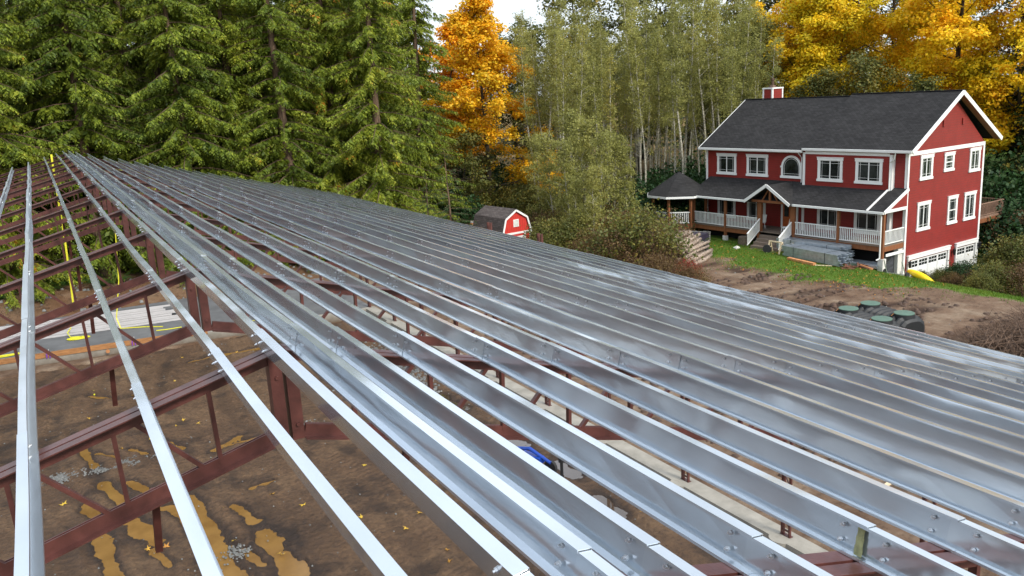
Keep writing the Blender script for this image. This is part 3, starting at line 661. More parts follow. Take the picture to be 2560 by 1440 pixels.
# fallen maple leaves on the mud
def maple_leaf_mesh():
    V=[(0,0,.012)];n=5
    for i in range(n):
        a=math.pi/2+(i-2)*1.02; L_=1.0 if i==2 else (.85 if i in(1,3) else .6)
        V.append((math.cos(a-.33)*.36,math.sin(a-.33)*.36,.01)); V.append((math.cos(a)*L_,math.sin(a)*L_,.06 if i%2 else -.01))
    V.append((math.cos(math.pi/2+2*1.02+.4)*.36,math.sin(math.pi/2+2*1.02+.4)*.36,.01))
    V=[(x*.13,y*.13,z*.6) for x,y,z in V]; k=len(V)
    Fs=[]
    for i in range(n): Fs.append((0,1+2*i,2+2*i,3+2*i))
    me=bpy.data.meshes.new('maple_leaf'); me.from_pydata(V,[],Fs); me.materials.append(MATS['fallen_leaf']); me.update(); return me
lm=maple_leaf_mesh()
lr=random.Random(3)
spots=[(3.05,22.0),(1.0,22.9),(-.9,27.3),(2.0,31.2),(3.7,31.8),(2.6,29.9),(3.2,24.1),(3.9,20.6),(5.2,22.9),(4.6,24.2),(-.5,24.9),(12.1,24.9),(12.3,24.2),(13.1,18.6),(13.0,17.2),(12.9,17.0),(6.4,21.2),(7.2,19.9),(8.1,18.9),(8.3,21.3),(.2,35.1)]
while len(spots)<62: spots.append((lr.uniform(-3,14),lr.uniform(16.5,43)))
for i,(x,y) in enumerate(spots):
    o=bpy.data.objects.new('maple_leaf',lm); COL.objects.link(o); o.location=(x,y,.035); o.rotation_euler=(lr.uniform(-.4,.4),lr.uniform(-.4,.4),lr.uniform(0,6.28)); s=lr.uniform(.8,1.35); o.scale=(s,s,s)
    set_props(o,'fallen yellow maple leaf lying on the churned mud','leaf','fallen maple leaves on the mud')

# ------------------------------------------------------------------ the red house (local x = depth w, local y = length s, z from the wall head)
house=thing('red_house','three-storey red clapboard house with white trim, dark shingle roof and wraparound porch','house',(HOX,HOY,HOZ),HYR)
W_,LN=8.82,16.1
def hb(name,boxes,m,parent=house,label=None,uvf=None):
    mb=MB()
    for b_ in boxes: mb.box(*b_)
    o=mb.build(name,m,parent,uvf=uvf)
    if label:o['label']=label
    return o
RZ=3.30; RW=4.84                      # ridge height and position (underside)
OV=.42; pitch=RZ/(RW+OV)
ez=.02
# walls
mb=MB(); mb.add([(0,0,-8.4),(W_,0,-8.4),(W_,0,.1),(RW,0,RZ-.12),(0,0,.1)],[(0,1,2,3,4)]); 
mb.add([(0,LN,-8.4),(W_,LN,-8.4),(W_,LN,.1),(RW,LN,RZ-.12),(0,LN,.1)],[(4,3,2,1,0)])
mb.add([(W_,0,-8.4),(W_,LN,-8.4),(W_,LN,.1),(W_,0,.1)],[(0,1,2,3)])
fix_normals(mb.build('wall','red_siding',house))
mb=MB(); mb.add([(0,.0,-8.4),(0,LN,-8.4),(0,LN,.1),(0,0,.1)],[(0,3,2,1)]); mb.box(-.30,-.001,.84,7.22,-5.3,.09); mb.build('front_wall','red_siding',house)
BW=-.30   # face of the projecting bay (s .84 .. 7.22)
# corner boards and frieze
cb=[(-.03,.16,-.03,-.001,-8.3,.05),(-.03,-.001,-.03,.15,-8.3,.05),(W_-.16,W_+.03,-.03,-.001,-8.3,.0),
    (-.03,-.001,LN-.16,LN+.02,-5.3,.0),(BW-.03,BW-.001,.84,1.0,-5.3,.0),(BW-.03,-.001,.81,.839,-5.3,.0),(BW-.03,BW-.001,7.06,7.24,-5.3,.0),
    (BW-.03,-.001,7.221,7.25,-5.3,.0),(-.03,-.001,7.251,7.42,-5.3,.0)]
for q_ in (cb[0:2],cb[2:3],cb[3:4],cb[4:6],cb[6:7],cb[7:9]): hb('corner_board',q_,'white_trim')
hb('frieze_board',[(-.03,W_+.03,-.035,-.001,-.10,.14),(BW-.03,BW-.001,1.0,7.06,-.10,.08),(-.03,-.001,7.42,LN-.16,-.10,.08)],'white_trim')
# roof
def roof_slab(mb,s0,s1,dz,ovl,ovr,th=.14,e0=OV,e1=1.15):
    pf=[]
    zr=RZ+dz; zl=zr-pitch*(RW+e0); zrr=zr-pitch*(W_-RW+e1)
    up=[(-e0,zl+th),(RW,zr+th),(W_+e1,zrr+th)]; lo=[(W_+e1,zrr),(RW,zr),(-e0,zl)]
    poly=up+lo
    for (a,b_) in ((s0-ovl,s1+ovr),):
        n=len(poly); vs=[(u,a,v) for u,v in poly]+[(u,b_,v) for u,v in poly]
        mb.add(vs,[(0,1,4,5),(1,2,3,4),(6+5,6+4,6+1,6),(6+4,6+3,6+2,6+1)]+[(i,6+i,6+(i+1)%6,(i+1)%6) for i in range(6)])
uvr=lambda co:(co[1],math.hypot(co[0]-RW,(co[0]-RW)*pitch)*(1 if co[0]<RW else -1))
mb=MB(); roof_slab(mb,0,7.2,.14,.50,.0); roof_slab(mb,7.205,LN,.0,.0,.35); rf=fix_normals(mb.build('roof','shingles',house,uvf=uvr))
zr=RZ+.14
# rake fascia, gable end
mb=MB(); 
for e,x in ((1,-OV),(-1,W_+1.15)):
    zz=zr-pitch*abs(x-RW); MB().beam((x,-.525,zz+.02),(RW,-.525,zr+.02),.045,.26,(0,0,1),(0,0)).build('rake_board','white_trim',rf)
for x in (-OV,W_+1.15):
    zz=RZ-pitch*abs(x-RW); MB().beam((x,LN+.37,zz+.02),(RW,LN+.37,RZ+.02),.045,.24).build('rake_board','white_trim',rf)
mb=MB()
for x in (-OV,W_+1.15):
    zz=zr-pitch*abs(x-RW)-.012; mb.add([(x,-.5,zz),(RW,-.5,zr-.012),(RW,-.001,zr-.012),(x,-.001,zz)],[(0,1,2,3)])
mb.build('soffit','soffit',rf)
mb=MB(); g0=zr-pitch*(RW+OV)
MB().box(-OV-.12,-OV-.002,-.5,7.2,g0+.0,g0+.14).build('gutter','white_trim',rf); MB().box(-OV-.12,-OV-.002,7.21,LN+.35,g0-.14,g0-.0).build('gutter','white_trim',rf); mb.box(-OV-.002,-.035,-.49,7.2,g0-.03,g0-.005); mb.box(-OV-.002,-.035,7.21,LN+.3,g0-.17,g0-.145)
mb.build('eave_soffit','white_trim',rf)
mb=MB(); mb.box(RW-.12,RW+.12,-.5,7.2,zr+.135,zr+.165); mb.box(RW-.12,RW+.12,7.21,LN+.35,RZ+.135,RZ+.165); mb.build('ridge_cap','shed_side',rf)
# chimney
ch=hb('chimney',[(RW-.02,RW+1.15,13.95,14.80,2.2,4.18)],'red_siding')
hb('chimney_trim',[(RW-.06,RW+.06,13.91,14.03,3.0,4.14),(RW-.06,RW+.06,14.72,14.84,3.0,4.14),(RW+1.07,RW+1.19,13.91,14.03,3.0,4.14),(RW-.08,RW+1.21,13.89,14.86,4.14,4.24),(RW-.05,RW+1.18,13.92,13.945,3.30,3.42)],'white_trim',ch)
mb=MB(); mb.tube([(RW+.5,14.35,4.24),(RW+.5,14.35,4.42)],[.32,.20],14); mb.tube([(RW+.5,14.35,4.42),(RW+.5,14.35,4.78)],.11,12); mb.tube([(RW+.5,14.35,4.78),(RW+.5,14.35,4.92)],.17,12); mb.build('flue','stove_pipe',ch)
# windows.  face 'f' = front (plane x), 'g' = gable (plane y)
def window(face,a0,a1,z0,z1,plane=0.0,kind='slider',arch=False,head=True):
    # a: coordinate along the wall.  trim outer rectangle a0..a1 x z0..z1
    def B(u0,u1,v0,v1,d0,d1):
        return (plane-d1,plane-d0,u0,u1,v0,v1) if face=='f' else (u0,u1,plane-d1,plane-d0,v0,v1)
    tw=.15; i0,i1,j0,j1=a0+tw,a1-tw,z0+.13,z1-.16
    wn=MB()
    if arch:
        r=(a1-a0)/2; c=(a0+a1)/2; zc=z1-r; R2=r-tw; ns=18
        vs=[];
        for k in range(ns+1):
            an=math.pi*k/ns
            for rr in (r,R2):
                for d in (.004,.07): vs.append((plane-d,c+rr*math.cos(an),zc+rr*math.sin(an)))
        fs=[]
        for k in range(ns):
            q=4*k; fs+=[(q+1,q+5,q+7,q+3),(q,q+1,q+5,q+4)[::-1],(q+2,q+3,q+7,q+6)]
        wn.add(vs,fs); wn.box(*B(a0,i0,z0,zc,.004,.07)); wn.box(*B(i1,a1,z0,zc,.004,.07)); wn.box(*B(a0-.05,a1+.05,z0-.04,z0+.12,.071,.10)); wn.box(*B(i0,i1,z0,z0+.13,.004,.07))
        wn.box(*B(a0-.05,a0+.10,zc-.02,zc+.10,.071,.10)); wn.box(*B(a1-.10,a1+.05,zc-.02,zc+.10,.071,.10))
        o=wn.build('window','white_trim',house)
        g=MB(); vv=[(plane-.02,c+R2*math.cos(math.pi*k/ns),zc+R2*math.sin(math.pi*k/ns)) for k in range(ns+1)]+[(plane-.02,i0,z0+.13),(plane-.02,i1,z0+.13)]
        g.add(vv,[tuple(range(len(vv)))[::-1]]); g.build('pane','glass',o)
        s_=MB(); R3=R2-.09; pp=[(plane-.032,c+R3*math.cos(math.pi*k/ns),zc+R3*math.sin(math.pi*k/ns)) for k in range(ns+1)]; pp=[(plane-.032,c+R3,z0+.16)]+pp+[(plane-.032,c-R3,z0+.16)]
        s_.tube(pp,.012,5); s_.tube([(plane-.032,i0,z0+.26),(plane-.032,i1,z0+.26)],.010,5); s_.build('muntin','white_trim',o); return o
    for bb in ((a0,i0,z0+.1,z1-.14),(i1,a1,z0+.1,z1-.14)): wn.box(*B(*bb,.004,.06))
    wn.box(*B(a0-.04,a1+.04,z1-.17,z1,.004,.075)); wn.box(*B(a0-.06,a1+.06,z1,z1+.035,.004,.10)); wn.box(*B(a0-.05,a1+.05,z0-.03,z0+.12,.004,.085))
    o=wn.build('window','white_trim',house)
    g=MB(); g.box(*B(i0,i1,j0,j1,.003,.018)); g.build('pane','glass',o)
    f=MB()
    for bb in ((i0,i0+.045,j0,j1),(i1-.045,i1,j0,j1),(i0+.045,i1-.045,j0,j0+.05),(i0+.045,i1-.045,j1-.05,j1)): f.box(*B(*bb,.019,.045))
    c=(i0+i1)/2
    if kind=='slider': f.box(*B(c-.035,c+.035,j0+.05,j1-.05,.019,.042))
    else: f.box(*B(i0+.045,i1-.045,(j0+j1)/2-.03,(j0+j1)/2+.03,.019,.042))
    for q in (i0+.17,i1-.17): f.box(*B(q-.008,q+.008,j0+.05,j1-.05,.019,.026))
    for q in (j0+.2,j1-.2): f.box(*B(i0+.045,c-.036 if kind=='slider' else i1-.045,q-.008,q+.008,.027,.032))
    if kind=='slider':
        for q in (j0+.2,j1-.2): f.box(*B(c+.036,i1-.045,q-.008,q+.008,.027,.032))
    f.build('sash','white_trim',o); return o
for a0,a1 in ((13.2,15.0),(10.36,12.22)): window('f',a0,a1,-1.80,-.30)
window('f',7.55,9.20,-1.78,-.26,arch=True)
for a0,a1 in ((4.22,6.06),(1.45,3.28)): window('f',a0,a1,-1.82,-.30,BW)
window('f',13.25,14.95,-5.0,-3.4); window('f',10.5,12.15,-5.0,-3.4)
window('f',4.35,6.0,-5.0,-3.4,BW); window('f',1.45,3.25,-5.0,-3.4,BW)
for a0,a1,z0,z1,kk in ((1.32,2.68,-1.66,-.18,'slider'),(4.0,5.12,-1.38,-.24,'hung'),(7.02,8.30,-1.70,-.20,'slider'),(1.24,2.66,-4.82,-3.06,'slider'),(4.72,5.84,-4.84,-3.06,'hung'),(6.70,8.08,-4.84,-3.04,'slider')):
    window('g',a0,a1,z0,z1,0.0,kk)
for x,z in ((3.72,1.62),(5.95,1.62)): hb('gable_vent',[(x-.13,x+.13,-.07,-.002,z-.2,z+.2)],'red_siding')
# front door
hb('door_frame',[(-.06,-.002,7.75,7.90,-5.3,-3.2),(-.06,-.002,9.0,9.15,-5.3,-3.2),(-.06,-.002,7.90,9.0,-3.3,-3.2)],'white_trim')
dr=hb('front_door',[(-.035,-.003,7.90,9.0,-5.3,-3.31)],'door_wood'); hb('pane',[(-.045,-.036,8.02,8.4,-4.5,-3.5),(-.045,-.036,8.5,8.88,-4.5,-3.5)],'glass',dr)
# garage doors on the basement level
def garage(a0,a1,ztop,nw,first=0):
    g=hb('garage_door',[(a0+.16,a1-.16,-.006,-.002,-8.35,ztop-.3)],'white_door')
    hb('door_surround',[(a0,a0+.14,-.10,-.002,-8.35,ztop-.20),(a1-.14,a1,-.10,-.002,-8.35,ztop-.20),(a0-.04,a1+.04,-.13,-.002,ztop-.199,ztop+.02),(a0-.08,a1+.08,-.17,-.002,ztop+.021,ztop+.07)],'white_trim',g)
    wd=(a1-a0-.32)/nw; pb=MB(); pn=MB(); x0=a0+.16
    for i in range(nw):
        xa=x0+i*wd+.08; xb=xa+wd-.16; za,zb=ztop-.78,ztop-.36
        for r in range(2):
            for c in range(3):
                u=xa+(xb-xa)*c/3+.02; v=za+(zb-za)*r/2+.02; pn.box(u,u+(xb-xa)/3-.04,-.012,-.0065,v,v+(zb-za)/2-.04)
        for q in (xa-.05,xb+.02): pb.box(q,q+.035,-.022,-.0065,ztop-1.9,ztop-.34)
        pb.beam((xa,-.014,ztop-1.85),(xb,-.014,ztop-.9),.06,.012,(0,1,0)); 
        pb.box(x0+i*wd+.02,x0+(i+1)*wd-.02,-.022,-.0065,ztop-.86,ztop-.82)
    pn.build('pane','glass',g); pb.build('panel_board','white_door',g)
garage(.42,5.15,-6.32,4); garage(5.95,8.55,-6.32,2)
def lantern(x,y,z,parent=house):
    mb=MB(); mb.tube([(x,y,z-.05),(x,y-.13,z+.02)],.018,6); mb.tube([(x,y-.15,z-.22),(x,y-.15,z-.17),(x,y-.15,z+.10),(x,y-.15,z+.16),(x,y-.15,z+.24)],[.03,.08,.10,.11,.01],8); mb.build('wall_lantern','lantern',parent)
for x in (.33,5.62,8.78): lantern(x,-.12 if x<.5 else -.02,-6.75)
# porch: deck, beam, posts, rails, roof
DZ=-5.28; PWD=-2.15
pr=hb('porch_deck',[(PWD-.05,-.002,.0,15.45,DZ-.05,DZ)],'deck_grey')
hb('rim_beam',[(PWD,PWD+.09,.0,6.42,DZ-.36,DZ-.051),(PWD,PWD+.09,9.4,15.45,DZ-.36,DZ-.051),(PWD+.09,-.002,.0,.09,DZ-.36,DZ-.051),(PWD+.1,-.05,15.3,15.44,DZ-.36,DZ-.051)],'timber')
hb('lattice_void',[(-1.0,-.01,.6,15.0,-7.2,DZ-.40)],'dark_void',pr)  # solid near-black box, painted stand-in for the shade under the deck
GH=lambda wx,sy:float(h1(HOX+wx*math.cos(HYR)-sy*math.sin(HYR),HOY+wx*math.sin(HYR)+sy*math.cos(HYR)))-HOZ
for s in (.08,3.13,6.45,9.35,12.33,15.39):
    gz=GH(PWD,s); hb('porch_post',[(PWD-.07,PWD+.09,s-.08,s+.08,gz+.35,-3.28)],'timber')
    hb('pier',[(PWD-.13,PWD+.15,s-.14,s+.14,gz-.3,gz+.35)] if s>.2 else [(PWD-.16,PWD+.18,s-.17,s+.17,gz-.4,-6.05)],'pier')
def railing(p,q,parent=house,m='white_trim',n=None,zs=None,h=.88,name='railing'):
    p=Vector(p);q=Vector(q); mb=MB(); L_=(q-p).length
    mb.beam(p+Vector((0,0,h)),q+Vector((0,0,h)),.09,.055); mb.beam(p+Vector((0,0,.10)),q+Vector((0,0,.10)),.05,.05)
    n=n or max(2,int(L_/.135))
    for i in range(n+1):
        c=p.lerp(q,(i+.5)/(n+1)); mb.box(c.x-.02,c.x+.02,c.y-.02,c.y+.02,c.z+.12,c.z+h-.03)
    return mb.build(name,m,parent)
for a,b_ in ((.17,3.04),(3.22,6.36),(9.44,12.24),(12.42,15.3)): railing((PWD,a,DZ),(PWD,b_,DZ))
railing((PWD+.1,.04,DZ),(-.06,.04,DZ))
# steps
st_=MB(); gz=GH(PWD-1.2,7.9); nst=5; hgt=(DZ-gz)/nst
for i in range(nst): st_.box(PWD-.3*(i+1),PWD-.3*i-.051 if i==0 else PWD-.3*i,6.75,9.05,DZ-hgt*(i+1)-.05 if False else gz-.2,DZ-hgt*(i+1)+.0)
st_.build('steps','deck_grey',house)
railing((PWD-.05,6.6,DZ),(PWD-1.35,6.6,gz+.1)); railing((PWD-.05,9.2,DZ),(PWD-1.35,9.2,gz+.1))
# porch roof
PE=-2.45; PZ0=-2.02; PZ1=-3.17; sl=(PZ0-PZ1)/(-PE)
mb=MB()
def pslab(s0,s1,w0=0.,w1=PE,t=.1):
    z0=PZ0+sl*w0; z1=PZ0+sl*w1
    mb.add([(w0,s0,z0),(w0,s1,z0),(w1,s1,z1),(w1,s0,z1),(w0,s0,z0-t),(w0,s1,z0-t),(w1,s1,z1-t),(w1,s0,z1-t)],[(0,1,2,3),(7,6,5,4),(0,3,7,4),(1,5,6,2),(3,2,6,7),(0,4,5,1)])
pslab(-.12,6.35); pslab(6.352,10.05,0,PE+.02); pslab(10.052,15.7)
prf=mb.build('porch_roof','shingles',house,uvf=lambda co:(co[1],co[0]*1.1)); fix_normals(prf)
mb=MB(); 
MB().box(PE-.11,PE-.002,-.12,6.35,PZ1-.13,PZ1+.0).build('gutter','white_trim',prf); MB().box(PE-.11,PE-.002,10.05,15.7,PZ1-.13,PZ1+.0).build('gutter','white_trim',prf)
mb.beam((PE-.02,-.15,PZ1-.05),(.0,-.15,PZ0-.03),.05,.2); mb.box(-2.3,-.05,-.13,-.09,-3.26,-3.08)
mb.build('rake_board','white_trim',prf)
mb=MB(); mb.add([(-2.2,-.08,-3.12),(-.02,-.08,-3.12),(-.02,-.08,-2.12)],[(0,1,2)]); mb.build('gable_infill','red_siding',prf)
mb=MB(); mb.beam((PE,1.0,PZ1+.03),(BW-.05,1.0,PZ0+sl*BW+.035),.12,.05); mb.build('flashing','white_trim',prf)
# entry gable
mb=MB(); ap=8.22; zt=-2.02; zb=-3.22; hw=1.86; xf=PE-.35
for s in (-1,1):
    a=(xf,ap,zt+.02);b_=(xf,ap+s*hw,zb+.02);c=(-.6,ap+s*hw,zb+.02);d=(-.02,ap,zt+.02)
    mb.add([a,b_,c,d]+[(x,y,z-.1) for x,y,z in (a,b_,c,d)],[(0,1,2,3),(7,6,5,4),(0,4,5,1),(1,5,6,2),(2,6,7,3),(3,7,4,0)])
eg=fix_normals(mb.build('entry_gable_roof','shingles',house,uvf=lambda co:(co[0],abs(co[1]-ap)*1.15)))
mb=MB()
for s in (-1,1): mb.beam((xf-.03,ap,zt+.0),(xf-.03,ap+s*(hw+.02),zb+.0),.05,.2)
mb.build('rake_board','white_trim',eg)
mb=MB(); mb.beam((PE+.05,ap-1.5,zb+.06),(PE+.05,ap+1.5,zb+.06),.12,.16); mb.box(PE,PE+.1,ap-.07,ap+.07,zb+.15,zt-.18)
for s in (-1,1): mb.beam((PE+.05,ap+s*.08,zt-.25),(PE+.05,ap+s*.62,zb+.14),.08,.08)
for y in (6.6,9.2): mb.box(PWD-.09,PWD+.11,y-.1,y+.1,DZ,zb)
mb.build('entry_truss','timber',eg)
# gazebo end of the porch
GC=(-1.9,17.1); mb=MB(); R8=2.55; n8=8; zt,zb=-1.55,-3.18; vs=[(GC[0],GC[1],zt)]; 
for i in range(n8): a=2*math.pi*(i+.5)/n8; vs.append((GC[0]+R8*math.cos(a),GC[1]+R8*math.sin(a),zb))
for i in range(n8): vs.append((vs[1+i][0],vs[1+i][1],zb-.08))
mb.add(vs,[(0,1+i,1+(i+1)%n8) for i in range(n8)]+[(1+i,9+i,9+(i+1)%n8,1+(i+1)%n8) for i in range(n8)]+[tuple(9+i for i in range(n8))[::-1]])
gz_=fix_normals(mb.build('gazebo_roof','shingles',house,uvf=lambda co:(math.atan2(co[1]-GC[1],co[0]-GC[0])*2.5,co[2]*2)))
mb=MB()
for i in range(n8):
    a=Vector(vs[9+i]);b_=Vector(vs[9+(i+1)%n8]); mb.beam(a+Vector((0,0,.0)),b_+Vector((0,0,.0)),.06,.15)
mb.build('gutter','white_trim',gz_)
R9=2.1; pts8=[(GC[0]+R9*math.cos(2*math.pi*(i+.5)/n8),GC[1]+R9*math.sin(2*math.pi*(i+.5)/n8)) for i in range(n8)]
mb=MB(); mb.add([(x,y,DZ-.02) for x,y in pts8]+[(x,y,DZ-.36) for x,y in pts8],[tuple(range(8)),tuple(range(8,16))[::-1]]+[(i,8+i,8+(i+1)%8,(i+1)%8) for i in range(8)]); fix_normals(mb.build('gazebo_deck','timber',house))
for i in (2,3,4,5,6):
    x,y=pts8[i]; g=GH(x,y); hb('porch_post',[(x-.08,x+.08,y-.08,y+.08,g+.3,zb-.05)],'timber'); hb('pier',[(x-.15,x+.15,y-.15,y+.15,g-.3,g+.3)],'pier')
for i in (1,2,3,4):
    a=pts8[i];b_=pts8[i+1]; railing((a[0],a[1],DZ),(b_[0],b_[1],DZ))
# downspouts
mb=MB(); mb.tube([(-OV-.06,.55,g0+.02),(-.42,.62,-.25),(BW-.07,.93,-.45),(BW-.07,.93,-2.2)],.04,6); mb.tube([(PE-.05,.12,PZ1-.1),(PWD-.18,.12,-3.45),(PWD-.18,.12,-6.0),(PWD-.4,.2,-6.1)],.045,6); mb.tube([(-OV-.06,7.6,g0-.1),(-.07,7.52,-.4),(-.07,7.52,-2.1)],.035,6)
mb.build('downspout','white_trim',house)
# crawlspace under the porch end: concrete stub and draped dark sheet
hb('foundation_stub',[(-.5,-.05,.05,.35,-8.2,-5.7)],'pier')
mb=MB(); 
for i in range(10): pass
mb.add([(-1.9,.3,-6.0),(-.5,.3,-5.95),(-.5,.25,-7.6),(-1.2,.0,-7.9),(-1.9,.3,-7.0)],[(0,1,2,3,4)]); mb.build('draped_sheet','tarp',house)
hb('ledger_board',[(-1.95,-.02,-.06,-.02,-5.95,-5.78)],'white_trim')
# back deck on tall posts
BX=W_+.02; hb('rear_deck',[(BX,BX+4.5,.6,4.4,-5.25,-5.12)],'deck_weathered')
hb('rear_deck_beam',[(BX,BX+4.5,.6,.72,-5.55,-5.251),(BX+4.38,BX+4.5,.73,4.4,-5.55,-5.251)],'timber')
railing((BX+.05,.66,-5.12),(BX+4.44,.66,-5.12),m='deck_weathered',name='rear_railing'); railing((BX+4.44,.7,-5.12),(BX+4.44,4.35,-5.12),m='deck_weathered',name='rear_railing')
for (x,y) in ((BX+3.4,.75),(BX+4.2,4.2)):
    g=GH(x,y); hb('rear_post',[(x-.11,x+.11,y-.11,y+.11,g+.9,-5.25)],'timber'); hb('pier',[(x-.14,x+.14,y-.14,y+.14,g-.3,g+.9)],'pier')
def hw_(wx,sy,z=0): return Vector((HOX+wx*math.cos(HYR)-sy*math.sin(HYR),HOY+wx*math.sin(HYR)+sy*math.cos(HYR),z))
# porch chair and folded things on the porch
def porch_chair(p,rz,label):
    t=thing('porch_chair',label,'chair',p,rz,'chairs on the porch by the door')
    mb=MB(); mb.box(-.25,.25,-.25,.25,.40,.44); mb.build('seat','white_trim',t)
    mb=MB(); mb.beam((-.24,0,.44),(-.36,0,.95),.5,.03,(1,0,0)); mb.build('backrest','white_trim',t)
    for a in (-1,1):
        for c in (-1,1): MB().beam((a*.22,c*.22,0),(a*.2,c*.2,.4),.04,.04).build('leg','white_trim',t)
porch_chair(hw_(-1.3,9.9,HOZ+DZ),R_(180),'pale folding chair on the porch left of the front door'); porch_chair(hw_(-1.9,7.3,HOZ+DZ),R_(150),'white reclining chair at the top of the porch steps')

# ------------------------------------------------------------------ things in the yard
# septic tanks: ribbed black bodies with green lids
def tank(p,rz,label):
    t=thing('septic_tank',label,'tank',p,rz,'black ribbed tanks with green lids')
    mb=MB(); L_=3.1; R=.74; n=40; rings=[]
    for i in range(n+1):
        y=-L_/2+L_*i/n; k=(i%4); rr=R*(1.0 if k in (0,1) else .84); e=min(1,min(i,n-i)/3.0); rr*=(.72+.28*math.sqrt(e)); rings.append((y,rr))
    m_=20; vs=[];fs=[]
    for (y,rr) in rings:
        for j in range(m_):
            a=2*math.pi*j/m_; cx,cz=math.cos(a),math.sin(a); q=(abs(cx)**3.2+abs(cz)**3.2)**(-1/3.2); vs.append((cx*q*rr,y,.72+cz*q*rr*.93))
    for i in range(len(rings)-1):
        for j in range(m_): fs.append((i*m_+j,i*m_+(j+1)%m_,(i+1)*m_+(j+1)%m_,(i+1)*m_+j))
    fs.append(tuple(range(m_))); fs.append(tuple((len(rings)-1)*m_+j for j in range(m_))[::-1])
    mb.add(vs,fs); fix_normals(mb.build('tank_body','black_plastic',t))
    for s in (-1,1):
        r_=MB(); r_.tube([(0,s*.98,1.28),(0,s*.98,1.455)],[.44,.42],24); ri=r_.build('riser','black_plastic',t)
        l_=MB(); l_.tube([(0,s*.98,1.458),(0,s*.98,1.485),(0,s*.98,1.497)],[.41,.41,.37],28); l_.build('lid','green_lid',t)
        c_=MB()
        for a in (.6,2.7): c_.tube([(.40*math.cos(a),s*.98+.40*math.sin(a),1.47),(.52*math.cos(a),s*.98+.52*math.sin(a),1.36)],.018,5)
        c_.build('tie','form_board',t)
g0_=h1(30.8,22.9)
tank((30.85,22.9,h1(30.8,22.9)-.08),R_(-10),'black ribbed tank with two green lids, the one nearest the house'); tank((29.5,22.95,h1(29.5,22.9)-.08),R_(-10),'black ribbed tank with two green lids, half hidden by the roof edge'); tank((28.2,23.6,h1(28,23)-.08),R_(-10),'black tank of which little more than one green lid shows over the roof edge')
# galvanised steel bundles beside the porch
def bundle(p,rz,n1,n2,L_,label,name='steel_bundle'):
    t=thing(name,label,'steel stack',p,rz)
    for k in (-L_*.35,0,L_*.33): hb('spacer',[(-.55,.55,k-.05,k+.05,0,.10)],'timber',t)
    for r in range(n2):
        for c in range(n1):
            x=-.5+1.0*c/(n1-1) if n1>1 else 0; z=.10+r*.165; e=random.uniform(-.22,.22); mb=MB()
            poly=[(x-.06,z),(x+.06,z),(x+.06,z+.03),(x+.05,z+.03),(x+.05,z+.008),(x-.05,z+.008),(x-.05,z+.15),(x+.05,z+.15),(x+.05,z+.13),(x+.06,z+.13),(x+.06,z+.16),(x-.06,z+.16)]
            mb.prism(poly,'y',-L_/2+e,L_/2+e); fix_normals(mb.build('steel_member','zinc_section',t))
    mb=MB()
    for k in (-L_*.28,L_*.28):
        zt=.10+n2*.165+.004; mb.box(-.575,-.570,k-.015,k+.015,.05,zt); mb.box(-.57,.57,k-.015,k+.015,zt,zt+.004); mb.box(.570,.575,k-.015,k+.015,.05,zt)
    mb.build('banding','lantern',t)
bundle((41.3,35.9,h1(41.3,35.9)),R_(-3),6,4,4.6,'nearer banded bundle of galvanised steel sections on the grass below the porch'); bundle((42.55,37.1,h1(42.5,37.1)),R_(2),6,5,5.0,'rear pile of galvanised steel sections lying against the porch')
bundle((43.1,34.6,h1(43,34.6)+.02),R_(8),5,1,3.6,'low ends of galvanised steel sections poking out behind the banded bundle')
mb=MB(); mb.beam((40.15,37.0,h1(40.1,37)+.1),(39.95,34.75,h1(39.9,34.7)+.1),.24,.14); o=mb.build('timber_beam','orange_board'); set_props(o,'orange-brown timber lying on the ground in front of the steel bundle','timber')
mb=MB(); mb.beam((39.9,34.7,h1(39.9,34.7)+.06),(40.6,34.0,h1(40.6,34)+.06),.09,.04); set_props(mb.build('pine_stick','pine_board'),'thin pale stick at the right end of the orange-brown timber','timber')
t=thing('scrap_pile','low pile of rusty scrap and offcuts on the grass right of the steel bundle','scrap pile',(42.4,33.1,h1(42.4,33.1)))
for i in range(12):
    a=random.uniform(-.35,.35); MB().beam((random.uniform(-.4,.3),random.uniform(-.7,.3),.04+.02*i),(random.uniform(-.1,.5),random.uniform(.2,.9),.06+.02*i),.10,.04).build('offcut','rust_scrap' if i%3 else 'orange_board',t)
t=thing('scrap_pile','heap of dark debris on the grass in front of the steel ends','scrap pile',(41.0,33.2,h1(41,33.2)))
for i in range(16): 
    a=random.uniform(0,6.28); MB().beam((random.uniform(-.3,.3),random.uniform(-.6,.6),.03+.012*i),(random.uniform(-.3,.3)+.4*math.cos(a),random.uniform(-.6,.6)+.4*math.sin(a),.05+.012*i),.08,.05).build('offcut','rust_scrap',t)
def sawhorse(p,rz,label):
    t=thing('sawhorse',label,'sawhorse',p,rz)
    hb('top_rail',[(-.55,.55,-.045,.045,.72,.80)],'pine_board',t)
    for s in (-1,1):
        for q in (-1,1): MB().beam((s*.5,q*.30,0),(s*.46,q*.04,.74),.05,.09,(1,0,0)).build('leg','pine_board',t)
        hb('brace',[(s*.47-.02,s*.47+.02,-.17,.17,.36,.42)],'pine_board',t)
sawhorse((41.3,39.15,h1(41.3,39.15)),R_(95),'pale wooden sawhorse at the foot of the porch steps, nearer the barn'); sawhorse((42.1,38.75,h1(42.1,38.75)),R_(80),'pale wooden sawhorse standing just behind the other one, by the steel')
o=MB().tube([(42.13,42.84,h1(42,42.8)-.1),(42.13,42.84,h1(42,42.8)+.55)],[.45,.40],12).build('tree_stump','stump_wood'); set_props(o,'dark round tree stump on the lawn left of the porch steps','stump')
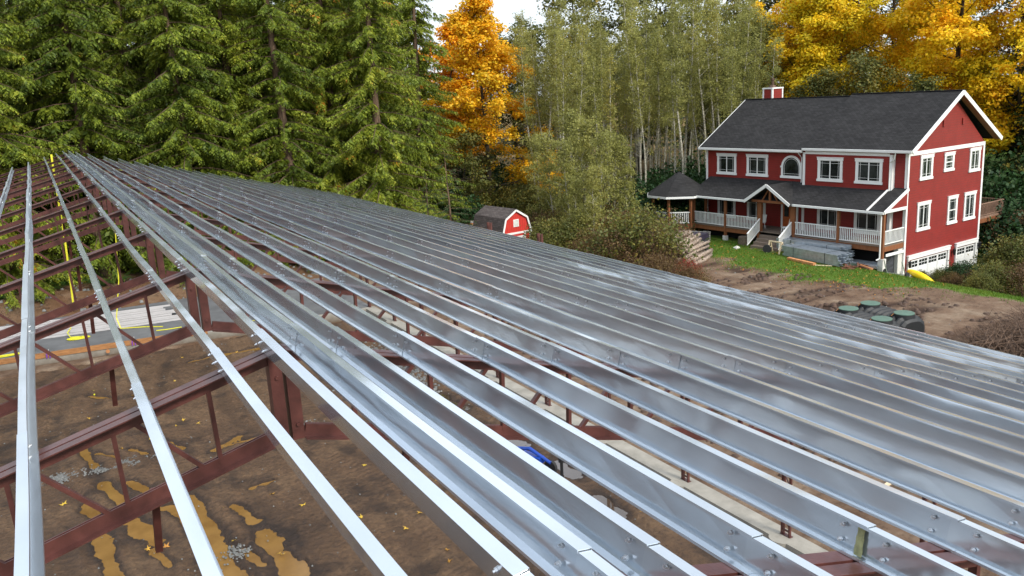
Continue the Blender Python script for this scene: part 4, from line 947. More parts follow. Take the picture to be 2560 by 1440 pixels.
# wheelbarrow-like wheel by the sawhorse
o=MB().tube([(40.95,39.6,h1(41,39.6)+.28),(41.05,39.64,h1(41,39.6)+.28)],.28,16).build('loose_wheel','tyre'); set_props(o,'black wheel lying upright against the left sawhorse','wheel')
# hand truck frame
t=thing('hand_truck','pale tubular hand truck lying back on two wheels near the yellow kayak','hand truck',(43.2,31.55,h1(43.2,31.5)),R_(90))
mb=MB(); mb.tube([(-.62,0,.16),(.62,0,.10)],.03,6); mb.tube([(-.62,0,.16),(-.5,.22,.95)],.03,6); mb.tube([(.62,0,.10),(.72,.2,.90)],.03,6); mb.tube([(-.3,.02,.16),(-.3,.06,.32),(-.5,.08,.34)],.025,6); mb.build('frame','aluminium',t)
for s in (-1,1): MB().tube([(s*.74-.05,0,.16),(s*.74+.05,0,.16)],.17,14).build('wheel','tyre',t)
# kayak leaning on the grass by the garage
t=thing('kayak','long yellow kayak lying overturned in the grass below the garage doors','kayak',(46.15,32.0,h1(46.1,32)+.04),0); t.scale=(.82,.82,.82)
A_=Vector((.0,1.3,.62)); B_=Vector((-.35,-1.5,.0)); mb=MB(); k=14; pts=[];rr=[]
for i in range(k+1):
    u=i/k; pts.append(A_.lerp(B_,u)+Vector((0,0,.10*math.sin(math.pi*u)))); rr.append(.03+.25*math.sin(math.pi*min(1,max(0,u*.96+.02)))**.65)
mb.tube(pts,rr,12); ko=mb.build('hull','kayak',t,True); MB().tube([(-.12,.35,.62),(-.22,-.5,.40)],[.05,.05],6).build('keel','kayak',t)
# stacked birch logs
def logpile(loc,rz,rows,L_,label,r0=.17):
    t=thing('log_pile',label,'log pile',loc,rz); rr_=random.Random(len(label))
    for r,nn in enumerate(rows):
        for c in range(nn):
            x=(c-(nn-1)/2)*r0*2.05+rr_.uniform(-.04,.04); z=r0+r*r0*1.75; l=L_*rr_.uniform(.82,1.1); e=rr_.uniform(-.25,.25); r_=r0*rr_.uniform(.75,1.1)
            mb=MB(); mb.tube([(x,-l/2+e,z),(x+rr_.uniform(-.08,.08),e,z+rr_.uniform(-.05,.05)),(x+rr_.uniform(-.1,.1),l/2+e,z+rr_.uniform(-.06,.06))],[r_,r_*.95,r_*.82],9); mb.build('log','birch_log',t,True)
logpile((35.4,42.1,h1(35.4,42.1)),R_(-62),[15,14,12,11,9,7,4],3.8,'big heap of pale birch logs stacked behind the bushes by the flatbed truck',.135); logpile((33.2,49.0,h1(33,49)),R_(-50),[4,4,3],2.6,'small pile of cut birch logs at the barn roof edge left of the bushes',.12)
# old flatbed truck behind the logs
t=thing('flatbed_truck','old dark flatbed trailer with a pale metal tail frame parked behind the birch logs','trailer',(37.2,43.3,h1(37.2,43)),R_(-62))
hb('bed',[(-.95,.95,-2.2,2.0,.78,.90)],'truck_paint',t); hb('cover',[(-.93,.93,-2.1,1.9,.905,1.12)],'truck_paint',t)
mb=MB(); 
for z in (.62,.74,.86,.98,1.12): mb.box(-1.0,1.0,2.02,2.06,z,z+.035)
for x in (-1.0,-.5,0,.5,.965): mb.box(x,x+.035,2.061,2.09,.6,1.16)
mb.build('tail_frame','chrome',t)
for s in (-1,1):
    for y in (-1.2,1.2): MB().tube([(s*.98-.12,y,.38),(s*.98+.12,y,.38)],.38,18).build('wheel','tyre',t)
o=MB().add([(0,0,0),(.5,.1,.02),(.55,.4,.1),(.1,.45,.06),(.2,.2,.2)],[(0,1,4),(1,2,4),(2,3,4),(3,0,4),(0,3,2,1)]).build('stone','pier'); o.location=(40.6,42.0,h1(40.6,42)); set_props(o,'white stone lying on the lawn between the trailer and the steps','stone')
# little gambrel-roofed shed
t=thing('garden_shed','small red gambrel-roofed shed with white trim and dark side wall beyond the barn roof','shed',(29.3,52.4,0),R_(8)); gz=h1(29.3,52.4)-.1
SW,SLn=1.28,3.6; poly=[(-SW,gz),(SW,gz),(SW,1.62),(.95,2.66),(0,3.22),(-.95,2.66),(-SW,1.62)]
mb=MB(); mb.prism(poly,'y',0,SLn); 
fix_normals(mb.build('wall','shed_red_siding',t))
mb=MB(); mb.box(-SW-.02,-SW-.002,.0,SLn,gz,1.60); mb.build('side_wall','shed_side',t)
rp=[(-SW-.06,1.55),(-1.0,2.68),(0,3.26),(1.0,2.68),(SW+.06,1.55)]; mb=MB(); o_=.08
for i in range(4):
    (x0,z0),(x1,z1)=rp[i],rp[i+1]; mb.add([(x0,-.1,z0),(x0,SLn+.1,z0),(x1,SLn+.1,z1),(x1,-.1,z1),(x0,-.1,z0+o_),(x0,SLn+.1,z0+o_),(x1,SLn+.1,z1+o_),(x1,-.1,z1+o_)],[(0,1,2,3),(7,6,5,4),(0,4,5,1),(1,5,6,2),(2,6,7,3),(3,7,4,0)])
rfs=fix_normals(mb.build('roof','shed_shingles',t,uvf=lambda co:(co[1],co[0]*1.2+co[2])))
mb=MB()
for i in range(4):
    (x0,z0),(x1,z1)=rp[i],rp[i+1]; mb.beam((x0*.97,-.125,z0-.02),(x1*.97,-.125,z1-.02),.03,.13)
mb.build('rake_trim','white_trim',t)
hb('trim',[(-SW,SW,-.03,-.002,1.52,1.66),(-SW,-SW+.12,-.03,-.002,gz,1.52),(SW-.12,SW,-.03,-.002,gz,1.52),(-.82,-.70,-.05,-.031,gz,1.52),(.70,.82,-.05,-.031,gz,1.52),(-.7,.7,-.05,-.031,1.26,1.36)],'white_trim',t)
for a,b_ in ((-.69,-.01),(.01,.69)):
    d=hb('door',[(a,b_,-.035,-.003,gz+.05,1.25)],'shed_red_siding',t); hb('door_trim',[(a,a+.10,-.055,-.036,gz+.05,1.25),(b_-.10,b_,-.055,-.036,gz+.05,1.25),(a+.1,b_-.1,-.055,-.036,1.14,1.25)],'white_trim',d)
v=hb('vent',[(-.24,.24,-.04,-.003,2.05,2.58)],'white_trim',t); hb('louvre',[(-.19,.19,-.05,-.041,2.11+.09*i,2.16+.09*i) for i in range(5)],'louvre',v)
# dark heap of brush at the right edge
def brush_pile(loc,R,Hh,n,label,seed,m='brush_twig',lo=1.2,hi=3.6):
    rr_=random.Random(seed); mb=MB()
    for i in range(n):
        a=rr_.uniform(0,6.28); r=R*math.sqrt(rr_.random()); hh=Hh*max(.05,(1-(r/R)**2))*rr_.random(); c=Vector((r*math.cos(a),r*math.sin(a)*.8,hh))
        L_=rr_.uniform(lo,hi); th=rr_.gauss(.6,.7); d=Vector((math.cos(th),math.sin(th),rr_.uniform(-.15,.42))).normalized(); w0=rr_.uniform(.008,.028)
        p0=c-d*L_*.5; p2=c+d*L_*.5; p0.z=max(p0.z,.02); p1=c+Vector((rr_.uniform(-.2,.2),rr_.uniform(-.2,.2),rr_.uniform(-.1,.25)))
        mb.tube([p0,p1,p2],[w0,w0*.8,w0*.3],4,False)
        for q in range(2):
            s0=p1.lerp(p2,rr_.random()); e=s0+Vector((rr_.uniform(-.5,.5),rr_.uniform(-.5,.5),rr_.uniform(0,.5))); mb.tube([s0,e],[w0*.4,w0*.2],3,False)
    o=mb.build('brush_pile',m); o.location=loc; return set_props(o,label,'brush pile')
brush_pile((33.0,16.6,h1(33,16.6)),4.4,1.6,1500,'tangled heap of cut grey-brown branches at the right edge of the photo',4); brush_pile((38,18.0,h1(38,18.0)),3.5,1.5,700,'second part of the branch heap, farther back at the right edge of the photo',5)
# leaf-covered scrap beyond the shed
t=thing('junk_heap','heap of purple and dark odds and ends among orange fallen leaves behind the shed','junk heap',(30.5,61,h1(30.5,61)))
for i in range(16): MB().beam((random.uniform(-1.1,.2),random.uniform(-.6,.6),.1+.07*i),(random.uniform(0,1.5),random.uniform(-.6,.6),.1+.07*i),.3,.12).build('piece',['purple','rust_scrap','orange_board','white_panel'][i%4],t)

# ------------------------------------------------------------------ foliage builders
def quads_from(base,ax,ay,shape='leaf'):
    # base (n,3), ax along, ay across: kite-shaped leaf faces
    n=len(base); V=np.empty((n,4,3)); V[:,0]=base; V[:,1]=base+ax*.5+ay; V[:,2]=base+ax; V[:,3]=base+ax*.5-ay
    return V.reshape(-1,3),np.arange(4*n).reshape(n,4)
def unit(v): return v/np.maximum(1e-9,np.linalg.norm(v,axis=-1,keepdims=True))
def crown_obj(name,me,parent): return link(name,me,parent)
def cedar(seed,Hh,R,n_br,low=.04,m='cedar_leaf',spray=.8,density=1.0,droop=1.0,bark='cedar_bark'):
    r=np.random.default_rng(seed); t=bpy.data.objects.new('cedar_tree',None); COL.objects.link(t)
    tb=MB(); lean=r.normal(0,.15,2); tb.tube([(lean[0]*z/Hh*2,lean[1]*z/Hh*2,z) for z in np.linspace(-.5,Hh,9)],[.42*(1-.93*k/8)*Hh/26 for k in range(9)],9); 
    Bs=[];Ax=[];Ay=[]
    for i in range(n_br):
        zf=low+(1-low)*((i+r.random())/n_br)**1.15; z0=zf*Hh; L_=R*(1-zf)**.62*r.uniform(.65,1.1)+.25; az=r.random()*6.283
        out=np.array([math.cos(az),math.sin(az),0]); side=np.array([-out[1],out[0],0])
        k=14; ts=np.linspace(0,1,k); dz=(.12*ts-.55*droop*ts**2+.22*droop*ts**3.5)*L_; curve=r.normal(0,.12)*L_
        P=np.array([lean[0]*z0/Hh*2,lean[1]*z0/Hh*2,z0])+out*(ts*L_)[:,None]+side*(curve*ts**2)[:,None]+np.array([0,0,1.])*dz[:,None]
        if i%1==0: tb.tube([tuple(P[q]) for q in (0,4,8,11,13)],[.028*L_/3,.022*L_/3,.014*L_/3,.008,.004],4,False)
        nb=int(L_/.105*density)
        tt=.04+.96*r.random(nb)**.85; idx=tt*(k-1); i0=np.minimum(idx.astype(int),k-2); fr=(idx-i0)[:,None]; pb=P[i0]*(1-fr)+P[i0+1]*fr
        tang=unit(P[i0+1]-P[i0]); sg=np.where(r.random(nb)<.5,-1,1)[:,None]
        bl=(spray*(.45+.75*r.random(nb))*(1.15-.55*tt)*min(1,.35+L_/3.5))[:,None]
        bd=unit(tang*.75+side*sg*(.75*r.random((nb,1))+.25)+np.array([0,0,-1.])*(.45+.95*r.random((nb,1)))*droop)
        # leaflets along each branchlet
        nl=9
        for q in range(nl):
            u=(q+.5)/nl; lp=pb+bd*bl*u+np.array([0,0,-1.])*(u*u*.22*bl*droop)
            s2=(1 if q%2 else -1); pl=unit(np.cross(bd,np.array([0,0,1.]))+r.normal(0,.25,(nb,3)))
            ld=unit(bd*.75+pl*s2*.75+np.array([0,0,-1.])*.30*droop+r.normal(0,.10,(nb,3)))
            ll=bl*(.42*(1.15-u)); wv=unit(np.cross(ld,unit(np.array([0,0,1.])+r.normal(0,.45,(nb,3)))))*ll*.24
            Bs.append(lp);Ax.append(ld*ll);Ay.append(wv)
    V,Fq=quads_from(np.concatenate(Bs),np.concatenate(Ax),np.concatenate(Ay))
    tb.build('trunk',bark,t); crown_obj('crown',np_mesh('crown',V,Fq,m),t)
    return t
def broadleaf(seed,Hh,R,m,leaf=.22,clumps=230,per=90,trunk=.35,first=.18,bark='maple_bark',shape='oval',cr=(.55,1.15),name='maple_tree',flat=.6):
    r=random.Random(seed); g=np.random.default_rng(seed); t=bpy.data.objects.new(name,None); COL.objects.link(t)
    tb=MB(); tips=[]
    nst=1 if shape!='multi' else 3
    for s_ in range(nst):
        bx,by=r.gauss(0,.4*(nst>1)),r.gauss(0,.4*(nst>1)); lx,ly=r.gauss(0,.6)*(1+nst*.6),r.gauss(0,.6)*(1+nst*.6)
        axis=[Vector((bx+lx*u*u+.15*math.sin(5*u+s_),by+ly*u*u,-.4+(Hh*.93+.4)*u)) for u in [i/8 for i in range(9)]]
        tb.tube(axis,[trunk*(1-.92*i/8)/(nst**.4) for i in range(9)],8)
        nb=int(34/nst)
        for i in range(nb):
            u=first+(1-first)*(i+r.random())/nb; p=axis[0].lerp(axis[8],u); j=min(7,int(u*8)); p=axis[j].lerp(axis[j+1],u*8-j)
            if shape=='cone': rad=R*(1-u)**.6+.5
            else: rad=R*math.sin(math.pi*min(1,max(.08,(u-first*.6)/(1-first*.6)*.86+.10)))**.7
            az=r.random()*6.283; L_=rad*r.uniform(.6,1.05); el=r.uniform(.1,.75)*(.6+u)
            d=Vector((math.cos(az)*math.cos(el),math.sin(az)*math.cos(el),math.sin(el))); mid=p+d*L_*.5+Vector((0,0,-.04*L_)); end=p+d*L_+Vector((0,0,.05*L_))
            w0=trunk*.26*(1-u*.7); tb.tube([p,mid,end],[w0,w0*.6,w0*.2],5,False); tips+=[end,mid.lerp(end,.55)]
            for q in range(3):
                s0=mid.lerp(end,r.random()); dd=Vector((r.gauss(0,1),r.gauss(0,1),r.gauss(.2,.6))).normalized(); e=s0+dd*L_*r.uniform(.25,.45)
                tb.tube([s0,e],[w0*.35,w0*.1],4,False); tips.append(e)
    r.shuffle(tips); cs=[tips[i%len(tips)]+Vector((r.gauss(0,.25),r.gauss(0,.25),r.gauss(0,.2)))*(1 if i<len(tips) else 2.2) for i in range(clumps)]
    C=np.array([tuple(c) for c in cs]); n=clumps*per; ci=np.repeat(np.arange(clumps),per); rad=g.uniform(cr[0],cr[1],clumps)[ci]
    dirs=unit(g.normal(0,1,(n,3))); rr=rad*g.random(n)**.45; P=C[ci]+dirs*rr[:,None]*np.array([1,1,flat])
    nrm=unit(dirs*.6+np.array([0,0,.8])+g.normal(0,.5,(n,3))); ax=unit(np.cross(nrm,g.normal(0,1,(n,3)))); ay=np.cross(nrm,ax); sz=leaf*g.uniform(.6,1.25,n)
    V,Fq=quads_from(P,ax*sz[:,None],ay*sz[:,None]*.42)
    tb.build('trunk',bark,t); crown_obj('crown',np_mesh('crown',V,Fq,m),t); return t
def alder(seed,Hh,m='alder_leaf',n_br=46,leaf=.12,per=66,first=.50,R=1.9):
    r=random.Random(seed); g=np.random.default_rng(seed); t=bpy.data.objects.new('birch_tree',None); COL.objects.link(t)
    tb=MB(); lx,ly=r.gauss(0,.9),r.gauss(0,.5); ph=r.random()*6
    axis=[Vector((lx*(i/10)**1.6+.12*math.sin(i*.9+ph),ly*(i/10)**1.5+.1*math.cos(i*.8+ph),-.4+(Hh+.4)*i/10)) for i in range(11)]
    tb.tube(axis,[.115*Hh/18*(1-.9*i/10)+.006 for i in range(11)],6)
    P=[]
    for i in range(n_br):
        u=first*.55+(1-first*.55)*((i+r.random())/n_br)**.9; j=min(9,int(u*10)); p=axis[j].lerp(axis[j+1],u*10-j); az=r.random()*6.283
        dead=u<first; L_=R*(1.05-u)**.55*r.uniform(.5,1.1)*(.6 if dead else 1); el=r.uniform(.35,1.0); d=Vector((math.cos(az)*math.cos(el),math.sin(az)*math.cos(el),math.sin(el)))
        e=p+d*L_; tb.tube([p,p+d*L_*.5+Vector((0,0,.03)),e],[.022,.014,.004],4,False)
        if dead and r.random()<.75: continue
        for k in range(3):
            c=p+d*L_*r.uniform(.35,1.1)+Vector((r.gauss(0,.25),r.gauss(0,.25),r.gauss(0,.2))); rad=r.uniform(.3,.62); n=int(per*(.35 if dead else 1)/1.6)
            q=unit(g.normal(0,1,(n,3)))*(rad*g.random((n,1))**.5)*np.array([1,1,.8])+np.array(tuple(c)); P.append(q)
    P=np.concatenate(P); n=len(P); nrm=unit(g.normal(0,1,(n,3))+np.array([0,0,.6])); ax=unit(np.cross(nrm,g.normal(0,1,(n,3)))); ay=np.cross(nrm,ax); sz=leaf*g.uniform(.6,1.3,n)
    V,Fq=quads_from(P,ax*sz[:,None],ay*sz[:,None]*.42); tb.build('trunk','alder_bark',t); crown_obj('crown',np_mesh('crown',V,Fq,m),t); return t
def shrub(seed,R,Hh,m,leaf=.12,n_st=60,per=70,name='shrub',bark='twig_brown',spiky=.5,leafy=1.0):
    r=random.Random(seed); g=np.random.default_rng(seed); t=bpy.data.objects.new(name,None); COL.objects.link(t); tb=MB(); P=[]
    for i in range(n_st):
        a=r.random()*6.283; rr=R*math.sqrt(r.random()); b_=Vector((math.cos(a)*rr*.55,math.sin(a)*rr*.55,-.1)); hh=Hh*max(.25,(1-(rr/R)**2)**.5)*r.uniform(.7,1.15)
        e=Vector((math.cos(a)*rr+r.gauss(0,.2),math.sin(a)*rr+r.gauss(0,.2),hh)); mid=b_.lerp(e,.5)+Vector((r.gauss(0,.12),r.gauss(0,.12),.12*Hh)); tb.tube([b_,mid,e],[.018,.012,.003],4,False)
        for k in range(3):
            s0=mid.lerp(e,r.random()); q=s0+Vector((r.gauss(0,.35),r.gauss(0,.35),r.uniform(.05,.5)))*spiky; tb.tube([s0,q],[.006,.002],3,False)
        n=int(per*leafy); u=g.random((n,1)); pts=np.array(tuple(mid))*(1-u)+np.array(tuple(e))*u+g.normal(0,1,(n,3))*np.array([.22,.22,.17])*(.4+R/3); P.append(pts)
    P=np.concatenate(P); P[:,2]=np.maximum(P[:,2],.02); n=len(P); nrm=unit(g.normal(0,1,(n,3))+np.array([0,0,.7])); ax=unit(np.cross(nrm,g.normal(0,1,(n,3)))); ay=np.cross(nrm,ax); sz=leaf*g.uniform(.6,1.3,n)
    V,Fq=quads_from(P,ax*sz[:,None],ay*sz[:,None]*.42); tb.build('stems',bark,t); crown_obj('foliage',np_mesh('foliage',V,Fq,m),t); return t
def place(t,x,y,rz=0,sc=1,label=None,cat='tree',group=None,dz=0):
    t.location=(x,y,h1(x,y)+dz); t.rotation_euler=(0,0,rz); t.scale=(sc,sc,sc) if not hasattr(sc,'__len__') else sc
    set_props(t,label,cat,group); return t
def polar(px_az,d): a=R_(px_az); return d*math.sin(a),d*math.cos(a)
tr_=random.Random(77)

# --- cedars behind the far end of the barn (left third of the photo)
cA=cedar(1,27,5.6,235,spray=1.05,density=1.15); cB=cedar(2,25,6.0,230,spray=1.15,density=1.1); cC=cedar(3,29,5.3,245,spray=.95,density=1.2)
prot=[cA,cB,cC]; used=[False]*3
ced=[ # azimuth, distance, proto, scale, label
 (-2.2,60,0,1.0,'cedar with a bare brown trunk at the left edge of the photo'),
 (2.6,61,1,1.0,'cedar whose mossy grey trunk stands straight behind the far ridge end'),
 (5.2,66,2,1.05,'cedar with a pale trunk showing high up, right of the mossy trunk'),
 (8.3,60,1,.95,'cedar with wide drooping boughs over the white panel stack side'),
 (11.4,63,0,1.02,'bright green drooping cedar in the middle of the cedar row'),
 (14.6,61,2,.98,'dense cedar right of the middle of the cedar row'),
 (17.6,64,1,1.0,'cedar with dark gaps between its boughs, left of the last tall cedar'),
 (20.3,62,0,1.0,'last tall cedar of the row, its boughs reaching over the barn eave'),
 (22.9,70,2,.85,'feathery cedar beside the orange maple'),
 (0.2,72,2,1.1,None),(6.8,76,0,1.1,None),(12.9,75,1,1.15,None),(16.2,78,2,1.1,None),(19.4,76,0,1.1,None),(9.8,82,2,1.2,None),(3.9,84,1,1.2,None),(-4,75,1,1.1,None),(21.6,84,2,1.1,None),(.6,66,1,1.0,None),(3.6,68,0,.95,None),(6.9,67,2,1.0,None),(10.0,68,0,1.0,None),(13.2,68,1,1.05,None),(16.2,69,2,1.0,None),(19.3,68,0,1.0,None),(-4.2,64,2,1.0,None)]
for i,(az,d,k,s,lb) in enumerate(ced):
    x,y=polar(az,d); t=prot[k] if not used[k] else dup(prot[k],(0,0,0)); used[k]=True
    place(t,x,y,tr_.uniform(0,6.28),s,lb or 'deep green cedar standing in the second rank behind the front cedars','tree',None if lb else 'cedars of the second rank')
# cedars and firs off to the left, reflected in the sheet metal
for i in range(4):
    az=-8-4*i; d=62+tr_.uniform(-3,8); x,y=polar(az,d); t=dup(prot[i%3],(0,0,0)); place(t,x,y,tr_.uniform(0,6.28),tr_.uniform(.8,1.05),'cedar of the wood edge on the left side of the barn','tree','cedars left of the barn')
# young fir and small cedar at the eave end
fA=cedar(9,8,2.4,70,.03,'fir_leaf',.42,1.3,.5); x,y=polar(24.9,54); place(fA,x,y,0,1.0,'young bushy fir left of the shed, at the end of the cedar boughs')
t=dup(fA,(0,0,0)); x,y=polar(23.2,56); place(t,x,y,2,.8,'smaller young fir between the last cedar and the bushy fir')
# dark conifers far behind to close the gaps
fB=cedar(10,26,5.2,170,.03,'fir_leaf',1.1,.8,.6)
first=True
for i in range(34):
    az=-12+2.5*i; d=112+tr_.uniform(-8,10); x,y=polar(az,d)
    t=fB if first else dup(fB,(0,0,0)); first=False
    place(t,x,y,tr_.uniform(0,6.28),tr_.uniform(.62,.72) if az>23 else tr_.uniform(.9,1.05),'dark evergreen at the back of the wood','tree','dark evergreens at the back of the wood')
for i in range(15):
    az=-9+2.3*i; d=92+tr_.uniform(-5,6); x,y=polar(az,d); t=dup(fB,(0,0,0)); place(t,x,y,tr_.uniform(0,6.28),tr_.uniform(1.0,1.2) if az<22 else .5,'dark evergreen at the back of the wood','tree','dark evergreens at the back of the wood')
# --- maples
mO=broadleaf(21,20.0,7.0,'maple_orange',.25,520,90,.30,.05,shape='cone',cr=(.5,1.1)); x,y=polar(27.5,78); place(mO,x,y,0,1.0,'tall blazing orange maple standing left of the pale birch stand')
mO2=broadleaf(22,16,4.2,'maple_orange',.30,220,70,.25,.3); x,y=polar(24.3,86); place(mO2,x,y,0,1.12,'orange maple crown showing above the cedars at the top of the photo')
mS=broadleaf(23,7.5,3.6,'olive_leaf',.22,110,60,.14,.05,shape='multi'); x,y=polar(25.6,76); place(mS,x,y,0,1,'low green-yellow understorey maple beneath the orange maple')
mY=broadleaf(24,21,6.0,'maple_yellow',.25,450,125,.42,.22,cr=(.6,1.3)); x,y=polar(50.5,84); place(mY,x,y,0,1.0,'golden maple rising behind the chimney of the red house')
mY2=broadleaf(25,22,6.6,'maple_yellow',.25,490,125,.42,.22,cr=(.6,1.3)); x,y=polar(56.4,82); place(mY2,x,y,0,1.02,'broad golden-orange maple behind the right half of the house roof')
t=dup(mY,(0,0,0)); x,y=polar(60.2,80); place(t,x,y,2.1,.98,'golden maple behind the gable peak of the red house')
t=dup(mY2,(0,0,0)); x,y=polar(53.2,92); place(t,x,y,4.0,1.05,'golden maple in the second rank above the middle of the house roof')
t=dup(mY,(0,0,0)); x,y=polar(47.2,88); place(t,x,y,4.3,.93,'golden maple at the left end of the yellow trees, beside the birch stand')
t=dup(mY,(0,0,0)); x,y=polar(63.8,84); place(t,x,y,5.3,.95,'golden maple at the right edge of the photo')
# grey-green trees among the maples
mG=broadleaf(26,13,3.4,'olive_leaf',.20,170,60,.2,.15); 
for i,(az,d,s,lb) in enumerate([(52.0,76,1.0,'olive green tree behind the house ridge between two golden maples'),(55.2,75,.85,'sparse grey-green tree over the right part of the house roof'),(49.0,79,.9,'olive green tree just right of the chimney'),(44.6,84,1.2,'large olive green tree where the birches meet the golden maples'),(61.5,74,.8,'dull green tree right of the house gable')]):
    t=mG if i==0 else dup(mG,(0,0,0)); x,y=polar(az,d); place(t,x,y,i*1.3,s,lb)
for i,(az,d,s) in enumerate([(31,92,1.25),(34,96,1.3),(37.5,96,1.3),(41,95,1.3),(43.5,97,1.3),(46,98,1.2),(29.6,96,1.15),(49,98,1.3),(57,96,1.2),(62.5,95,1.3),(65.5,90,1.2)]):
    t=dup(mG,(0,0,0)); x,y=polar(az,d); place(t,x,y,i*2.3,s*(1.32 if az>33 else 1.05),'olive leaved tree closing the back of the birch stand','tree','olive trees behind the birches')
# --- pale thin-trunked stand
al=[alder(31+i,15.5+1.1*i,R=1.7+.1*i) for i in range(5)]; ua=[False]*5
for i in range(92):
    az=30.5+15.3*((i+tr_.random())/92); d=tr_.uniform(70,93); k=tr_.randrange(5)
    t=al[k] if not ua[k] else dup(al[k],(0,0,0)); ua[k]=True; x,y=polar(az,d)
    place(t,x,y,tr_.uniform(0,6.28),tr_.uniform(.72,1.0),'slender pale-trunked birch with thin olive leaves in the stand between orange maple and house','tree','slender birches of the pale stand')
for k in range(5):
    if not ua[k]: place(al[k],*polar(36+k,80),0,1,'slender pale-trunked birch with thin olive leaves in the stand between orange maple and house','tree','slender birches of the pale stand')
# younger, leafier saplings before them
sp=alder(41,8.5,'alder_leaf',46,.12,80,.08,1.9)
for i,(az,d,s) in enumerate([(31.9,62,.95),(32.9,60,.9),(33.8,62,1.05),(34.9,60,.95),(36.0,62,.9),(31.0,67,.9),(36.9,63,.85),(33.3,67,1.1),(34.4,57.5,.7),(33.2,58,.6)]):
    t=sp if i==0 else dup(sp,(0,0,0)); x,y=polar(az,d); place(t,x,y,i*1.1,s,'leafy young birch sapling behind the shed and the brown bushes','tree','young birch saplings right of the shed')
# --- shrubs
sB=shrub(51,2.4,2.3,'brown_leaf',.10,90,60); sO=shrub(52,2.3,2.6,'olive_leaf',.13,90,75); sD=shrub(53,2.6,2.4,'salal_leaf',.17,90,90); sR=shrub(54,1.3,1.3,'red_leaf',.08,60,40); sT=shrub(55,2.0,3.2,'brown_leaf',.09,110,24,spiky=1.0)
def put(p,az,d,s,lb,cat='shrub',group=None,first=[set()]):
    x,y=polar(az,d); t=p if p.name not in first[0] else dup(p,(0,0,0)); first[0].add(p.name); place(t,x,y,tr_.uniform(0,6.28),s,lb,cat,group); return t
put(sO,37.6,52,1.4,'large green-yellow bush left of the porch railing'); put(sB,36.6,51.0,1.1,'brown twiggy bush at the roof edge left of the birch logs'); put(sT,38.6,50.5,.9,'tall bare rusty bush in front of the birch logs')
put(sR,40.7,49.8,.75,'small reddish bush at the roof edge beside the log heap'); put(sB,34.9,54,1.0,'brown bush between the shed and the green-yellow bush'); put(sB,38.9,47.5,.75,'low brown bush hiding the foot of the log heap')
put(sO,33.2,58,1.0,'olive bush behind the small log pile'); put(sT,39.6,55.5,.9,'thin russet bush rising in front of the gazebo roof')
put(sB,40.9,47,.55,'small brown bush left of the bare track')
for i,(az,d,s) in enumerate([(31.6,58,.95),(32.4,62,1.1),(30.9,63,1.0),(34.2,60,.9),(35.6,60,1.1),(36.2,57,.95),(33.4,65,1.2),(37.6,60,1.1),(35.0,65,1.1),(31.9,67,1.1)]):
    put(sO if i%3==0 else sB,az,d,s,'brown and olive undergrowth bush in the thicket right of the shed','shrub','undergrowth bushes right of the shed')
for i,(az,d,s) in enumerate([(40.0,72,1.5),(41.6,70,1.4),(43.0,72,1.5),(38.6,74,1.5),(44.4,74,1.4),(41,78,1.7),(43.8,80,1.7),(39.4,66,1.2)]):
    put(sD,az,d,s,'dark glossy evergreen bush under the pale birches behind the gazebo','shrub','dark evergreen bushes behind the gazebo')
for i,(az,d,s) in enumerate([(26.4,78,1.3),(28.4,80,1.3),(29.6,76,1.2),(27.3,86,1.5),(30.6,74,1.2),(25.0,72,1.2)]):
    put(sD if i%2 else sO,az,d,s,'shaded bush at the foot of the orange maple','shrub','bushes at the foot of the orange maple')
for i,(az,d,s,lb) in enumerate([(57.6,58.0,.55,'dark leafy bush in front of the right garage door'),(59.3,56.0,.68,'large brown and green bramble at the right edge of the photo'),(60.9,56.0,.85,'bramble farther right, cut by the photo edge'),(58.3,57.2,.5,'low weedy bush right of the garage doors'),(56.3,57.6,.33,'small weed clump before the left garage door'),(60.6,61,1.0,'round green-brown bush beside the rear deck post'),(58.6,54.2,.42,'low bramble running down to the track'),(55.3,57.0,.26,'tiny weed clump at the tip of the yellow kayak'),(57.1,56.3,.38,'dry weeds between the kayak and the right garage door')]):
    put([sD,sO,sB,sB,sO,sO,sO,sO,sB][i],az,d,s,lb)
for i,(az,d,s) in enumerate([(61.6,72,1.6),(63.0,70,1.6),(64.5,72,1.8),(62.4,78,1.8),(65.6,68,1.6)]):
    put(sD,az,d,s,'dark bush on the slope behind the rear deck','shrub','dark bushes behind the rear deck')
for i,(az,d,s) in enumerate([(48.2,63.5,.30),(46.4,65,.28),(50.4,61.5,.25)]): pass
for i,(az,d,s) in enumerate([(60.0,80,.62),(61.6,77,.66),(63.2,79,.7),(64.8,76,.7),(60.9,88,.8),(62.5,90,.8)]):
    t=dup(fB,(0,0,0)); x,y=polar(az,d); place(t,x,y,i*1.7,s,'dark evergreen on the slope right of the house gable','tree','dark evergreens right of the house')
for i,(az,d,s) in enumerate([(59.9,70,1.5),(61.0,67,1.5),(62.2,66,1.6),(63.6,65,1.7),(60.4,74,2.0),(62.0,73,2.1)]):
    put([sD,sB][i%2],az,d,s,'dark bush on the slope behind the rear deck','shrub','dark bushes behind the rear deck')
